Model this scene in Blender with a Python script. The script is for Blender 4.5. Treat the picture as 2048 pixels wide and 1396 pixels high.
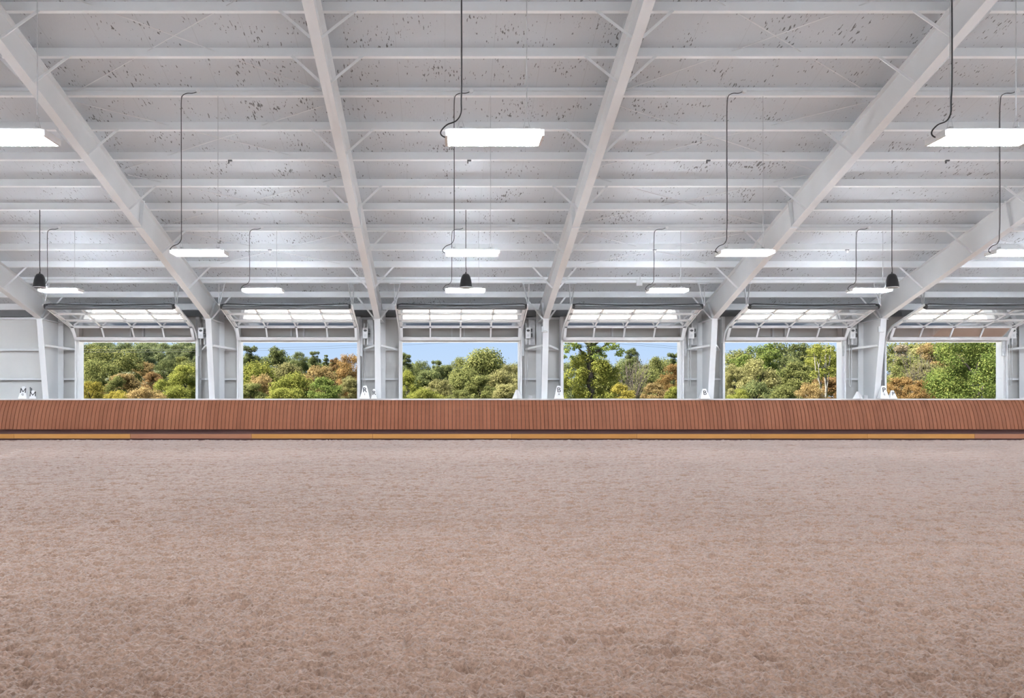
import bpy, math, random
import numpy as np
from mathutils import Vector, Matrix

for o in list(bpy.data.objects):
    bpy.data.objects.remove(o, do_unlink=True)
scene = bpy.context.scene
COL = scene.collection
R = math.radians

# ---------------------------------------------------------------- camera
F_PX, VPX, VPY, CAM_H = 1500.0, 890.0, 796.0, 1.53
cam_d = bpy.data.cameras.new('camera')
cam = bpy.data.objects.new('camera', cam_d)
COL.objects.link(cam)
cam.location = (0, 0, CAM_H)
cam.rotation_euler = (R(90), 0, 0)
cam_d.sensor_width = 36.0
cam_d.sensor_fit = 'HORIZONTAL'
cam_d.lens = F_PX / 2048 * 36
cam_d.shift_x = (1024 - VPX) / 2048
cam_d.shift_y = (VPY - 698) / 2048
cam_d.clip_start = 0.1
cam_d.clip_end = 2000
scene.camera = cam

# ---------------------------------------------------------------- sky, sun, exposure
world = bpy.data.worlds.new('sky')
scene.world = world
world.use_nodes = True
wn = world.node_tree
wn.nodes.clear()
w_out = wn.nodes.new('ShaderNodeOutputWorld')
w_bg = wn.nodes.new('ShaderNodeBackground')
w_tc = wn.nodes.new('ShaderNodeTexCoord')
w_sep = wn.nodes.new('ShaderNodeSeparateXYZ')
w_ramp = wn.nodes.new('ShaderNodeValToRGB')
wn.links.new(w_tc.outputs['Generated'], w_sep.inputs[0])
wn.links.new(w_sep.outputs['Z'], w_ramp.inputs[0])
wn.links.new(w_ramp.outputs[0], w_bg.inputs[0])
wn.links.new(w_bg.outputs[0], w_out.inputs[0])
cr = w_ramp.color_ramp
cr.elements[0].position = 0.0
cr.elements[0].color = (0.60, 0.76, 0.98, 1)
cr.elements[1].position = 1.0
cr.elements[1].color = (0.20, 0.38, 0.80, 1)
e = cr.elements.new(0.12)
e.color = (0.47, 0.67, 0.98, 1)
w_bg.inputs[1].default_value = 1.0

sun_d = bpy.data.lights.new('sun', 'SUN')
sun_d.energy = 30.0
sun_d.angle = R(12)
sun_d.color = (1.0, 0.95, 0.86)
sun = bpy.data.objects.new('sun', sun_d)
COL.objects.link(sun)
sun.location = (-40, -20, 60)
sun.rotation_euler = Vector((0.58, 0.16, -0.75)).to_track_quat('-Z', 'Y').to_euler()

scene.view_settings.view_transform = 'Standard'
scene.view_settings.look = 'None'
scene.view_settings.gamma = 1.0
scene.view_settings.use_curve_mapping = False
scene.view_settings.exposure = 0.0
scene.cycles.diffuse_bounces = 4
scene.cycles.caustics_reflective = False
scene.cycles.caustics_refractive = False
LAMP = 83.0          # radiance of one LED strip

# ---------------------------------------------------------------- helpers
class MB:
    """collects boxes, bars and tubes and builds them as one mesh"""
    def __init__(self):
        self.v = []
        self.f = []

    def hexa(self, p):
        b = len(self.v)
        self.v += [tuple(q) for q in p]
        for q in ((0, 3, 2, 1), (4, 5, 6, 7), (0, 1, 5, 4), (1, 2, 6, 5), (2, 3, 7, 6), (3, 0, 4, 7)):
            self.f.append(tuple(b + i for i in q))
        return self

    def box(self, x0, x1, y0, y1, z0, z1):
        return self.hexa([(x0, y0, z0), (x1, y0, z0), (x1, y1, z0), (x0, y1, z0),
                          (x0, y0, z1), (x1, y0, z1), (x1, y1, z1), (x0, y1, z1)])

    def bar(self, a, b, w, h, up=(0, 0, 1)):
        a, b, up = Vector(a), Vector(b), Vector(up)
        d = (b - a).normalized()
        s = d.cross(up)
        if s.length < 1e-5:
            s = d.cross(Vector((1, 0, 0)))
        s.normalize()
        u = s.cross(d).normalized()
        s, u = s * (w / 2), u * (h / 2)
        return self.hexa([a - s - u, a + s - u, a + s + u, a - s + u,
                          b - s - u, b + s - u, b + s + u, b - s + u])

    def tube(self, pts, r, n=6, caps=True):
        pts = [Vector(p) for p in pts]
        rs = r if isinstance(r, (list, tuple)) else [r] * len(pts)
        b = len(self.v)
        ref = None
        for i, p in enumerate(pts):
            d = (pts[min(i + 1, len(pts) - 1)] - pts[max(i - 1, 0)]).normalized()
            if ref is None:
                ref = d.cross(Vector((0, 0, 1)))
                if ref.length < 1e-4:
                    ref = Vector((1, 0, 0))
            s = (ref - d * ref.dot(d))
            if s.length < 1e-5:
                s = d.orthogonal()
            s.normalize()
            ref = s
            u = d.cross(s)
            for k in range(n):
                t = 2 * math.pi * k / n
                self.v.append(tuple(p + (s * math.cos(t) + u * math.sin(t)) * rs[i]))
        for i in range(len(pts) - 1):
            for k in range(n):
                k2 = (k + 1) % n
                self.f.append((b + i * n + k, b + i * n + k2, b + (i + 1) * n + k2, b + (i + 1) * n + k))
        if caps:
            self.f.append(tuple(b + k for k in range(n))[::-1])
            self.f.append(tuple(b + (len(pts) - 1) * n + k for k in range(n)))
        return self

    def prism(self, prof, x0, x1):
        """profile of (y, z) points pushed along x"""
        n = len(prof)
        b = len(self.v)
        for x in (x0, x1):
            self.v += [(x, p[0], p[1]) for p in prof]
        for k in range(n):
            k2 = (k + 1) % n
            self.f.append((b + k, b + n + k, b + n + k2, b + k2))
        self.f.append(tuple(b + k for k in range(n)))
        self.f.append(tuple(b + n + k for k in range(n))[::-1])
        return self

    def lathe(self, prof, n=20, c=(0, 0, 0)):
        b = len(self.v)
        for (r, z) in prof:
            for k in range(n):
                t = 2 * math.pi * k / n
                self.v.append((c[0] + r * math.cos(t), c[1] + r * math.sin(t), c[2] + z))
        for i in range(len(prof) - 1):
            for k in range(n):
                k2 = (k + 1) % n
                self.f.append((b + i * n + k, b + i * n + k2, b + (i + 1) * n + k2, b + (i + 1) * n + k))
        return self

    def mesh(self, name, mat=None, smooth=False):
        me = bpy.data.meshes.new(name)
        me.from_pydata(self.v, [], self.f)
        if mat:
            me.materials.append(mat)
        if smooth:
            me.polygons.foreach_set('use_smooth', [True] * len(me.polygons))
        me.update()
        return me

    def build(self, name, mat=None, parent=None, smooth=False, loc=None):
        return link(name, self.mesh(name, mat, smooth), parent, loc)


def link(name, me, parent=None, loc=None):
    o = bpy.data.objects.new(name, me)
    COL.objects.link(o)
    if parent is not None:
        o.parent = parent
    if loc is not None:
        o.location = loc
    return o


def empty(name, loc=(0, 0, 0)):
    o = bpy.data.objects.new(name, None)
    o.empty_display_size = 0.2
    COL.objects.link(o)
    o.location = loc
    return o


def tag(o, label=None, cat=None, group=None, kind=None):
    if label:
        o['label'] = label
    if cat:
        o['category'] = cat
    if group:
        o['group'] = group
    if kind:
        o['kind'] = kind
    return o


def copy_tree(o, parent=None):
    c = o.copy()
    COL.objects.link(c)
    c.parent = parent
    for ch in list(o.children):
        copy_tree(ch, c)
    return c


# ---------------------------------------------------------------- materials
def new_mat(name):
    m = bpy.data.materials.new(name)
    m.use_nodes = True
    nt = m.node_tree
    return m, nt, nt.nodes['Principled BSDF']


def paint(name, col, rough=0.5, metal=0.0, vary=0.04, scale=3.0, bump=0.0, coat=0.0):
    m, nt, b = new_mat(name)
    tc = nt.nodes.new('ShaderNodeTexCoord')
    no = nt.nodes.new('ShaderNodeTexNoise')
    no.inputs['Scale'].default_value = scale
    no.inputs['Detail'].default_value = 5
    nt.links.new(tc.outputs['Object'], no.inputs['Vector'])
    rp = nt.nodes.new('ShaderNodeValToRGB')
    rp.color_ramp.elements[0].position = 0.3
    rp.color_ramp.elements[1].position = 0.7
    rp.color_ramp.elements[0].color = (*[max(0, c * (1 - vary)) for c in col], 1)
    rp.color_ramp.elements[1].color = (*[min(1, c * (1 + vary)) for c in col], 1)
    nt.links.new(no.outputs['Fac'], rp.inputs[0])
    nt.links.new(rp.outputs[0], b.inputs['Base Color'])
    b.inputs['Roughness'].default_value = rough
    b.inputs['Metallic'].default_value = metal
    if bump:
        bp = nt.nodes.new('ShaderNodeBump')
        bp.inputs['Strength'].default_value = bump
        bp.inputs['Distance'].default_value = 0.01
        nt.links.new(no.outputs['Fac'], bp.inputs['Height'])
        nt.links.new(bp.outputs[0], b.inputs['Normal'])
    return m


M = {}
M['steel'] = paint('white_painted_steel', (0.775, 0.785, 0.79), 0.45, vary=0.03, scale=1.2)
M['purlin'] = paint('white_purlin_steel', (0.85, 0.862, 0.87), 0.5, vary=0.03, scale=0.8)
M['sheet'] = paint('white_wall_sheet', (0.66, 0.65, 0.63), 0.55, vary=0.05, scale=0.9)
M['galv'] = paint('galvanised_steel', (0.55, 0.56, 0.57), 0.4, 0.3, vary=0.1, scale=8)
M['alu'] = paint('white_aluminium', (0.86, 0.86, 0.86), 0.35, vary=0.02)
M['dark_tube'] = paint('dark_grey_tube', (0.11, 0.112, 0.115), 0.5, vary=0.1)
M['black'] = paint('black_plastic', (0.018, 0.018, 0.019), 0.45, vary=0.1, scale=10)
M['eave_shade'] = paint('eave_shade_grey', (0.16, 0.165, 0.17), 0.6, vary=0.08)
M['rod'] = paint('pale_rod', (0.72, 0.725, 0.73), 0.4)
M['housing'] = paint('white_light_housing', (0.85, 0.85, 0.85), 0.4, vary=0.01)
M['marker'] = paint('white_marker_board', (0.86, 0.86, 0.86), 0.4, vary=0.02)
M['letter'] = paint('black_lettering', (0.02, 0.02, 0.022), 0.5, vary=0.1)
M['cap'] = paint('pale_cap_board', (0.74, 0.71, 0.69), 0.6, vary=0.1, scale=4)
M['grey_box'] = paint('grey_box', (0.62, 0.63, 0.64), 0.5)


def glass_mat():
    m, nt, b = new_mat('clear_pane')
    nt.nodes.remove(b)
    out = nt.nodes['Material Output']
    tr = nt.nodes.new('ShaderNodeBsdfTransparent')
    tr.inputs[0].default_value = (0.93, 0.94, 0.945, 1)
    gl = nt.nodes.new('ShaderNodeBsdfGlossy')
    gl.inputs['Roughness'].default_value = 0.06
    fr = nt.nodes.new('ShaderNodeFresnel')
    fr.inputs[0].default_value = 1.5
    mx = nt.nodes.new('ShaderNodeMixShader')
    nt.links.new(fr.outputs[0], mx.inputs[0])
    nt.links.new(tr.outputs[0], mx.inputs[1])
    nt.links.new(gl.outputs[0], mx.inputs[2])
    nt.links.new(mx.outputs[0], out.inputs[0])
    return m


M['glass'] = glass_mat()


def emit_mat(name, power):
    m, nt, b = new_mat(name)
    b.inputs['Base Color'].default_value = (0.9, 0.9, 0.9, 1)
    b.inputs['Emission Color'].default_value = (0.865, 0.965, 1.075, 1)
    b.inputs['Emission Strength'].default_value = power
    return m


M['led'] = emit_mat('led_strip_light', LAMP * 0.70)
M['led_side'] = emit_mat('led_side_lens', LAMP * 2.3)
M['led_outer'] = emit_mat('led_strip_light_outer', LAMP * 1.25)
M['led_side_outer'] = emit_mat('led_side_lens_outer', LAMP * 4.2)


def sand_mat():
    m, nt, b = new_mat('arena_sand')
    L = nt.links.new
    tc = nt.nodes.new('ShaderNodeTexCoord')
    # harrow streaks run along x
    mp = nt.nodes.new('ShaderNodeMapping')
    mp.inputs['Scale'].default_value = (0.12, 1.0, 1.0)
    L(tc.outputs['Object'], mp.inputs['Vector'])
    n_big = nt.nodes.new('ShaderNodeTexNoise')
    n_big.inputs['Scale'].default_value = 1.6
    n_big.inputs['Detail'].default_value = 6
    L(mp.outputs[0], n_big.inputs['Vector'])
    n_clod = nt.nodes.new('ShaderNodeTexNoise')
    n_clod.inputs['Scale'].default_value = 24
    n_clod.inputs['Detail'].default_value = 9
    n_clod.inputs['Roughness'].default_value = 0.78
    L(tc.outputs['Object'], n_clod.inputs['Vector'])
    n_fine = nt.nodes.new('ShaderNodeTexNoise')
    n_fine.inputs['Scale'].default_value = 55
    n_fine.inputs['Detail'].default_value = 6
    n_fine.inputs['Roughness'].default_value = 0.7
    L(tc.outputs['Object'], n_fine.inputs['Vector'])
    rp = nt.nodes.new('ShaderNodeValToRGB')
    rp.color_ramp.elements[0].position = 0.36
    rp.color_ramp.elements[0].color = (0.155, 0.097, 0.068, 1)
    rp.color_ramp.elements[1].position = 0.62
    rp.color_ramp.elements[1].color = (0.50, 0.330, 0.247, 1)
    mixf = nt.nodes.new('ShaderNodeMix')
    mixf.inputs['Factor'].default_value = 0.15
    L(n_clod.outputs['Fac'], mixf.inputs['A'])
    L(n_big.outputs['Fac'], mixf.inputs['B'])
    mixg = nt.nodes.new('ShaderNodeMix')
    mixg.inputs['Factor'].default_value = 0.60
    L(mixf.outputs['Result'], mixg.inputs['A'])
    L(n_fine.outputs['Fac'], mixg.inputs['B'])
    L(mixg.outputs['Result'], rp.inputs[0])
    # scattered pale fibre flecks
    n_fib = nt.nodes.new('ShaderNodeTexVoronoi')
    n_fib.inputs['Scale'].default_value = 42
    L(tc.outputs['Object'], n_fib.inputs['Vector'])
    fib = nt.nodes.new('ShaderNodeMath')
    fib.operation = 'LESS_THAN'
    fib.inputs[1].default_value = 0.16
    L(n_fib.outputs['Distance'], fib.inputs[0])
    fm = nt.nodes.new('ShaderNodeMath')
    fm.operation = 'MULTIPLY'
    fm.inputs[1].default_value = 0.35
    L(fib.outputs[0], fm.inputs[0])
    mc = nt.nodes.new('ShaderNodeMix')
    mc.data_type = 'RGBA'
    L(fm.outputs[0], mc.inputs['Factor'])
    L(rp.outputs[0], mc.inputs['A'])
    mc.inputs['B'].default_value = (0.46, 0.36, 0.31, 1)
    L(mc.outputs['Result'], b.inputs['Base Color'])
    b.inputs['Roughness'].default_value = 0.95
    b.inputs['Specular IOR Level'].default_value = 0.1
    b.inputs['Sheen Weight'].default_value = 0.6
    b.inputs['Sheen Roughness'].default_value = 0.25
    b.inputs['Sheen Tint'].default_value = (1, 0.97, 0.97, 1)
    add = nt.nodes.new('ShaderNodeMath')
    add.operation = 'MULTIPLY_ADD'
    add.inputs[1].default_value = 0.9
    L(n_fine.outputs['Fac'], add.inputs[0])
    L(n_clod.outputs['Fac'], add.inputs[2])
    bp = nt.nodes.new('ShaderNodeBump')
    bp.inputs['Strength'].default_value = 1.0
    bp.inputs['Distance'].default_value = 0.005
    L(add.outputs[0], bp.inputs['Height'])
    L(bp.outputs[0], b.inputs['Normal'])
    return m


M['sand'] = sand_mat()


def liner_mat():
    """white roof liner with peeling flecks and faint sheet seams running down the slope"""
    m, nt, b = new_mat('roof_liner')
    L = nt.links.new
    tc = nt.nodes.new('ShaderNodeTexCoord')
    sep = nt.nodes.new('ShaderNodeSeparateXYZ')
    L(tc.outputs['Object'], sep.inputs[0])
    mp = nt.nodes.new('ShaderNodeMapping')
    mp.inputs['Scale'].default_value = (26, 7.5, 7.5)
    L(tc.outputs['Object'], mp.inputs['Vector'])
    nf = nt.nodes.new('ShaderNodeTexNoise')
    nf.inputs['Scale'].default_value = 1.0
    nf.inputs['Detail'].default_value = 3
    L(mp.outputs[0], nf.inputs['Vector'])
    nc = nt.nodes.new('ShaderNodeTexNoise')
    nc.inputs['Scale'].default_value = 1.5
    nc.inputs['Detail'].default_value = 3
    L(tc.outputs['Object'], nc.inputs['Vector'])
    # fleck where fine noise is above a threshold that falls in peeling patches
    s = nt.nodes.new('ShaderNodeMath')
    s.operation = 'MULTIPLY_ADD'
    s.inputs[1].default_value = 0.46
    L(nc.outputs['Fac'], s.inputs[0])
    L(nf.outputs['Fac'], s.inputs[2])
    rp = nt.nodes.new('ShaderNodeValToRGB')
    rp.color_ramp.elements[0].position = 0.895
    rp.color_ramp.elements[1].position = 0.915
    rp.color_ramp.elements[0].color = (0, 0, 0, 1)
    rp.color_ramp.elements[1].color = (1, 1, 1, 1)
    L(s.outputs[0], rp.inputs[0])
    # seams every 1.02 m
    md = nt.nodes.new('ShaderNodeMath')
    md.operation = 'PINGPONG'
    md.inputs[1].default_value = 0.51
    L(sep.outputs['X'], md.inputs[0])
    lt = nt.nodes.new('ShaderNodeMath')
    lt.operation = 'LESS_THAN'
    lt.inputs[1].default_value = 0.006
    L(md.outputs[0], lt.inputs[0])
    sm = nt.nodes.new('ShaderNodeMath')
    sm.operation = 'MULTIPLY'
    sm.inputs[1].default_value = 0.25
    L(lt.outputs[0], sm.inputs[0])
    c1 = nt.nodes.new('ShaderNodeMix')
    c1.data_type = 'RGBA'
    c1.inputs['A'].default_value = (0.58, 0.605, 0.63, 1)
    c1.inputs['B'].default_value = (0.30, 0.30, 0.30, 1)
    L(sm.outputs[0], c1.inputs['Factor'])
    c2 = nt.nodes.new('ShaderNodeMix')
    c2.data_type = 'RGBA'
    L(rp.outputs[0], c2.inputs['Factor'])
    L(c1.outputs['Result'], c2.inputs['A'])
    c2.inputs['B'].default_value = (0.15, 0.15, 0.15, 1)
    L(c2.outputs['Result'], b.inputs['Base Color'])
    b.inputs['Roughness'].default_value = 0.5
    bp = nt.nodes.new('ShaderNodeBump')
    bp.inputs['Strength'].default_value = 0.5
    bp.inputs['Distance'].default_value = 0.01
    L(s.outputs[0], bp.inputs['Height'])
    L(bp.outputs[0], b.inputs['Normal'])
    return m


M['liner'] = liner_mat()


def wood_mat(name, c0, c1, axis='Z', rough=0.6):
    m, nt, b = new_mat(name)
    L = nt.links.new
    tc = nt.nodes.new('ShaderNodeTexCoord')
    oi = nt.nodes.new('ShaderNodeObjectInfo')
    mp = nt.nodes.new('ShaderNodeMapping')
    mp.inputs['Scale'].default_value = (30, 30, 2.5) if axis == 'Z' else (2.5, 30, 30)
    L(tc.outputs['Object'], mp.inputs['Vector'])
    av = nt.nodes.new('ShaderNodeVectorMath')
    av.operation = 'ADD'
    L(mp.outputs[0], av.inputs[0])
    ml = nt.nodes.new('ShaderNodeMath')
    ml.operation = 'MULTIPLY'
    ml.inputs[1].default_value = 57
    L(oi.outputs['Random'], ml.inputs[0])
    L(ml.outputs[0], av.inputs[1])
    no = nt.nodes.new('ShaderNodeTexNoise')
    no.inputs['Scale'].default_value = 1.0
    no.inputs['Detail'].default_value = 4
    L(av.outputs[0], no.inputs['Vector'])
    mx = nt.nodes.new('ShaderNodeMix')
    mx.inputs['Factor'].default_value = 0.45
    L(no.outputs['Fac'], mx.inputs['A'])
    L(oi.outputs['Random'], mx.inputs['B'])
    rp = nt.nodes.new('ShaderNodeValToRGB')
    rp.color_ramp.elements[0].position = 0.2
    rp.color_ramp.elements[1].position = 0.8
    rp.color_ramp.elements[0].color = (*c0, 1)
    rp.color_ramp.elements[1].color = (*c1, 1)
    L(mx.outputs['Result'], rp.inputs[0])
    L(rp.outputs[0], b.inputs['Base Color'])
    b.inputs['Roughness'].default_value = rough
    b.inputs['Specular IOR Level'].default_value = 0.15
    return m


M['slat'] = wood_mat('red_brown_slat', (0.205, 0.074, 0.038), (0.255, 0.096, 0.050))
M['base_new'] = wood_mat('fresh_orange_board', (0.41, 0.19, 0.052), (0.49, 0.24, 0.075), 'X')
M['base_old'] = wood_mat('weathered_brown_board', (0.30, 0.13, 0.075), (0.36, 0.17, 0.10), 'X')
M['recess_shade'] = wood_mat('recess_shade_board', (0.075, 0.036, 0.034), (0.10, 0.05, 0.045), 'X')  # shadow under the slats put into the board colour
M['groove_shade'] = wood_mat('groove_shade_board', (0.05, 0.024, 0.018), (0.07, 0.034, 0.025))  # backing darkened to carry the shade between slats


def leaf_mat(name, ca, cb, cc=None, trans=0.5):
    m, nt, b = new_mat(name)
    L = nt.links.new
    nt.nodes.remove(b)
    out = nt.nodes['Material Output']
    tc = nt.nodes.new('ShaderNodeTexCoord')
    oi = nt.nodes.new('ShaderNodeObjectInfo')
    geo = nt.nodes.new('ShaderNodeNewGeometry')
    no = nt.nodes.new('ShaderNodeTexNoise')
    no.inputs['Scale'].default_value = 3.2
    no.inputs['Detail'].default_value = 3
    L(tc.outputs['Object'], no.inputs['Vector'])
    mx = nt.nodes.new('ShaderNodeMix')
    mx.inputs['Factor'].default_value = 0.40
    L(no.outputs['Fac'], mx.inputs['A'])
    L(geo.outputs['Random Per Island'], mx.inputs['B'])
    rp = nt.nodes.new('ShaderNodeValToRGB')
    rp.color_ramp.elements[0].position = 0.28
    rp.color_ramp.elements[0].color = (*ca, 1)
    rp.color_ramp.elements[1].position = 0.72
    rp.color_ramp.elements[1].color = (*(cc or cb), 1)
    if cc:
        q = rp.color_ramp.elements.new(0.5)
        q.color = (*cb, 1)
    L(mx.outputs['Result'], rp.inputs[0])
    hs = nt.nodes.new('ShaderNodeHueSaturation')
    mr = nt.nodes.new('ShaderNodeMapRange')
    mr.inputs['To Min'].default_value = 0.85
    mr.inputs['To Max'].default_value = 1.15
    L(oi.outputs['Random'], mr.inputs['Value'])
    L(mr.outputs[0], hs.inputs['Value'])
    L(rp.outputs[0], hs.inputs['Color'])
    d = nt.nodes.new('ShaderNodeBsdfDiffuse')
    t = nt.nodes.new('ShaderNodeBsdfTranslucent')
    L(hs.outputs[0], d.inputs[0])
    L(hs.outputs[0], t.inputs[0])
    ms = nt.nodes.new('ShaderNodeMixShader')
    ms.inputs[0].default_value = trans
    L(d.outputs[0], ms.inputs[1])
    L(t.outputs[0], ms.inputs[2])
    L(ms.outputs[0], out.inputs[0])
    return m


LEAF = {
    'olive': leaf_mat('olive_leaves', (0.083, 0.098, 0.035), (0.162, 0.175, 0.061), (0.231, 0.229, 0.085)),
    'dark': leaf_mat('dark_green_leaves', (0.064, 0.08, 0.035), (0.114, 0.136, 0.055), (0.178, 0.184, 0.074)),
    'green': leaf_mat('green_leaves', (0.057, 0.086, 0.023), (0.121, 0.161, 0.044), (0.218, 0.241, 0.069)),
    'lime': leaf_mat('lime_leaves', (0.118, 0.14, 0.032), (0.206, 0.218, 0.052), (0.265, 0.26, 0.067)),
    'yellow': leaf_mat('yellow_leaves', (0.166, 0.146, 0.031), (0.263, 0.225, 0.049), (0.313, 0.263, 0.068)),
    'tan': leaf_mat('tan_leaves', (0.157, 0.115, 0.048), (0.268, 0.194, 0.086), (0.321, 0.245, 0.119)),
    'rust': leaf_mat('rust_leaves', (0.112, 0.065, 0.031), (0.203, 0.125, 0.056), (0.254, 0.184, 0.09)),
    'orange': leaf_mat('orange_leaves', (0.151, 0.093, 0.035), (0.228, 0.142, 0.057), (0.274, 0.191, 0.085)),
    'pale': leaf_mat('pale_olive_leaves', (0.132, 0.13, 0.049), (0.209, 0.2, 0.085), (0.266, 0.245, 0.115)),
    'forest': leaf_mat('hill_forest_leaves', (0.086, 0.114, 0.057), (0.15, 0.178, 0.086), (0.218, 0.223, 0.109)),
    'grey': leaf_mat('grey_brown_twigs', (0.165, 0.136, 0.09), (0.269, 0.223, 0.15), (0.351, 0.299, 0.209)),
}
M['bark'] = paint('dark_bark', (0.025, 0.02, 0.016), 0.9, vary=0.35, scale=6)
M['pale_bark'] = paint('pale_bark', (0.20, 0.185, 0.16), 0.9, vary=0.25, scale=8)
M['grey_bark'] = paint('grey_brown_bark', (0.085, 0.068, 0.055), 0.9, vary=0.3, scale=8)
M['ground'] = paint('meadow_ground', (0.05, 0.055, 0.02), 0.95, vary=0.35, scale=0.6)
M['apron'] = paint('pale_gravel', (0.43, 0.425, 0.41), 0.9, vary=0.12, scale=12)
M['concrete'] = paint('pale_concrete', (0.55, 0.54, 0.52), 0.85, vary=0.1)

# ---------------------------------------------------------------- building numbers (metres; y is depth from the camera)
BAY = 6.096
X3 = -2.45                                   # frame left of the middle door
FRAME_X = [X3 + BAY * k for k in range(-4, 7)]
BAY_X = [X3 + BAY * (k + 0.5) for k in range(-4, 6)]
PITCH = 0.2937
PUR = 1.1685                                 # purlin spacing in depth
ZA = 11.68 + CAM_H                           # height of purlin undersides, continued to depth 0
RIDGE = 13.06
WALL_Y = 28.60                               # inner face of the wall sheet
GIRT_Y = 28.40
FRONT_Y = 2 * RIDGE - WALL_Y
XL, XR = FRAME_X[0] - 0.3, FRAME_X[-1] + 0.3
ca = math.cos(math.atan(PITCH))
sa = math.sin(math.atan(PITCH))


def zp(y):                                   # purlin underside / top of rafters
    return ZA - PITCH * (y if y >= RIDGE else 2 * RIDGE - y)


# ---------------------------------------------------------------- floor
fl = MB()
fl.box(XL, XR, FRONT_Y, WALL_Y, -0.3, 0.0)
floor = fl.build('floor', M['sand'])
tag(floor, 'reddish brown harrowed sand floor of the riding arena', 'floor', kind='structure')

# loose sand: a raked, clotted surface, finer near the camera
def vnoise(x, y, seed):
    xi, yi = np.floor(x).astype(np.int64), np.floor(y).astype(np.int64)
    fx, fy = x - xi, y - yi
    fx, fy = fx * fx * fx * (fx * (fx * 6 - 15) + 10), fy * fy * fy * (fy * (fy * 6 - 15) + 10)
    def h(i, j):
        n = (i * 374761393 + j * 668265263 + seed * 974711) & 0xffffffff
        n = ((n ^ (n >> 13)) * 1274126177) & 0xffffffff
        return ((n ^ (n >> 16)) & 0xffff) / 32767.5 - 1
    return (h(xi, yi) * (1 - fx) + h(xi + 1, yi) * fx) * (1 - fy) + (h(xi, yi + 1) * (1 - fx) + h(xi + 1, yi + 1) * fx) * fy


nr, nc = 820, 1000
yy = np.linspace(3.0 ** -.5, 26.93 ** -.5, nr) ** -2
uu = np.linspace(-0.68, 0.85, nc)
gx = uu[None, :] * (yy[:, None] + 0.6)
gy = np.repeat(yy[:, None], nc, 1)
wxx = gx + 0.02 * vnoise(gx * 12, gy * 12, 91)
wyy = gy + 0.02 * vnoise(gx * 12, gy * 12, 92)
gz = 0.021 * np.abs(vnoise(wxx / .046, wyy / .042, 1)) + 0.015 * np.abs(vnoise(wxx / .024, wyy / .022, 2)) \
    + 0.005 * vnoise(gx / .012, gy / .012, 3) + 0.010 * vnoise(gx / .9, gy / .22, 4) + 0.010 * vnoise(gx / .20, gy / .11, 5)
gz += 0.012 * np.abs(vnoise(wxx / .105, wyy / .085, 6))
gz -= 0.075 * np.clip(vnoise(gx / .075, gy / .062, 7) - .42, 0, 1)
gz += 0.034
gz = gz * np.clip((26.93 - gy) / .7, 0, 1) + .002
vv = np.stack([gx, gy, gz], -1).reshape(-1, 3).astype(np.float32)
ii = np.arange((nr - 1) * (nc - 1))
a0 = (ii // (nc - 1)) * nc + ii % (nc - 1)
quads = np.stack([a0, a0 + 1, a0 + nc + 1, a0 + nc], 1).astype(np.int32)
me = bpy.data.meshes.new('loose_sand')
me.vertices.add(len(vv))
me.vertices.foreach_set('co', vv.ravel())
me.loops.add(quads.size)
me.loops.foreach_set('vertex_index', quads.ravel())
me.polygons.add(len(quads))
me.polygons.foreach_set('loop_start', np.arange(0, quads.size, 4, dtype=np.int32))
me.polygons.foreach_set('use_smooth', np.ones(len(quads), dtype=bool))
me.materials.append(M['sand'])
me.update(calc_edges=True)
ls = link('loose_sand', me, floor)
ls['kind'] = 'stuff'

# ---------------------------------------------------------------- ceiling: liner, purlins, rods
PD = 0.215                                   # purlin depth
ceiling = empty('ceiling', (0, 0, 0))
tag(ceiling, 'white sloping metal roof with flecked liner and rows of purlins', 'ceiling', kind='structure')
off = PD / ca
for side in (0, 1):
    b = MB()
    y1 = WALL_Y + 0.5 if side == 0 else FRONT_Y - 0.5
    za, zb = zp(RIDGE) + off, zp(y1) + off
    b.hexa([(XL, RIDGE, za), (XR, RIDGE, za), (XR, y1, zb), (XL, y1, zb),
            (XL, RIDGE, za + 0.08), (XR, RIDGE, za + 0.08), (XR, y1, zb + 0.08), (XL, y1, zb + 0.08)])
    b.build('roof_liner', M['liner'], ceiling)


def purlin_mesh():
    b = MB()
    # web, lower flange turned downhill, lip, upper flange; local y along slope (downhill), z normal
    t = 0.006
    prof = [(0, 0), (0.07, 0), (0.07, 0.02), (0.064, 0.02), (0.064, t), (t, t), (t, PD), (0, PD)]
    w = []
    for (u, n) in prof:
        w.append((u * ca + n * sa, -u * sa + n * ca))
    b.prism(w, XL + 0.05, XR - 0.05)
    return b.mesh('purlin', M['purlin'])


pm = purlin_mesh()
N0 = 12.34
for n in range(-1, 12):
    y = PUR * (n + N0)
    link('purlin', pm, ceiling, (0, y, zp(y)))
for n in range(0, 12):                       # the slope behind the camera's view
    y = 2 * RIDGE - PUR * (n + N0)
    o = link('purlin', pm, ceiling, (XL + XR, y, zp(y)))
    o.rotation_euler = (0, 0, math.pi)
# eave strut
b = MB()
ye = PUR * (12 + N0) - 0.12
b.box(XL, XR, ye, ye + 0.1, zp(ye) - 0.03, zp(ye) + 0.2)
b.build('eave_strut', M['purlin'], ceiling)
# conduits clipped to two purlin webs
for n in (2, 7, 10):
    y = PUR * (n + N0) + 0.11 * sa - 0.02
    z = zp(PUR * (n + N0)) + 0.11 * ca
    b = MB()
    b.tube([(XL + 0.1, y, z), (XR - 0.1, y, z)], 0.013, 6)
    b.build('conduit', M['rod'], ceiling)
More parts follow.
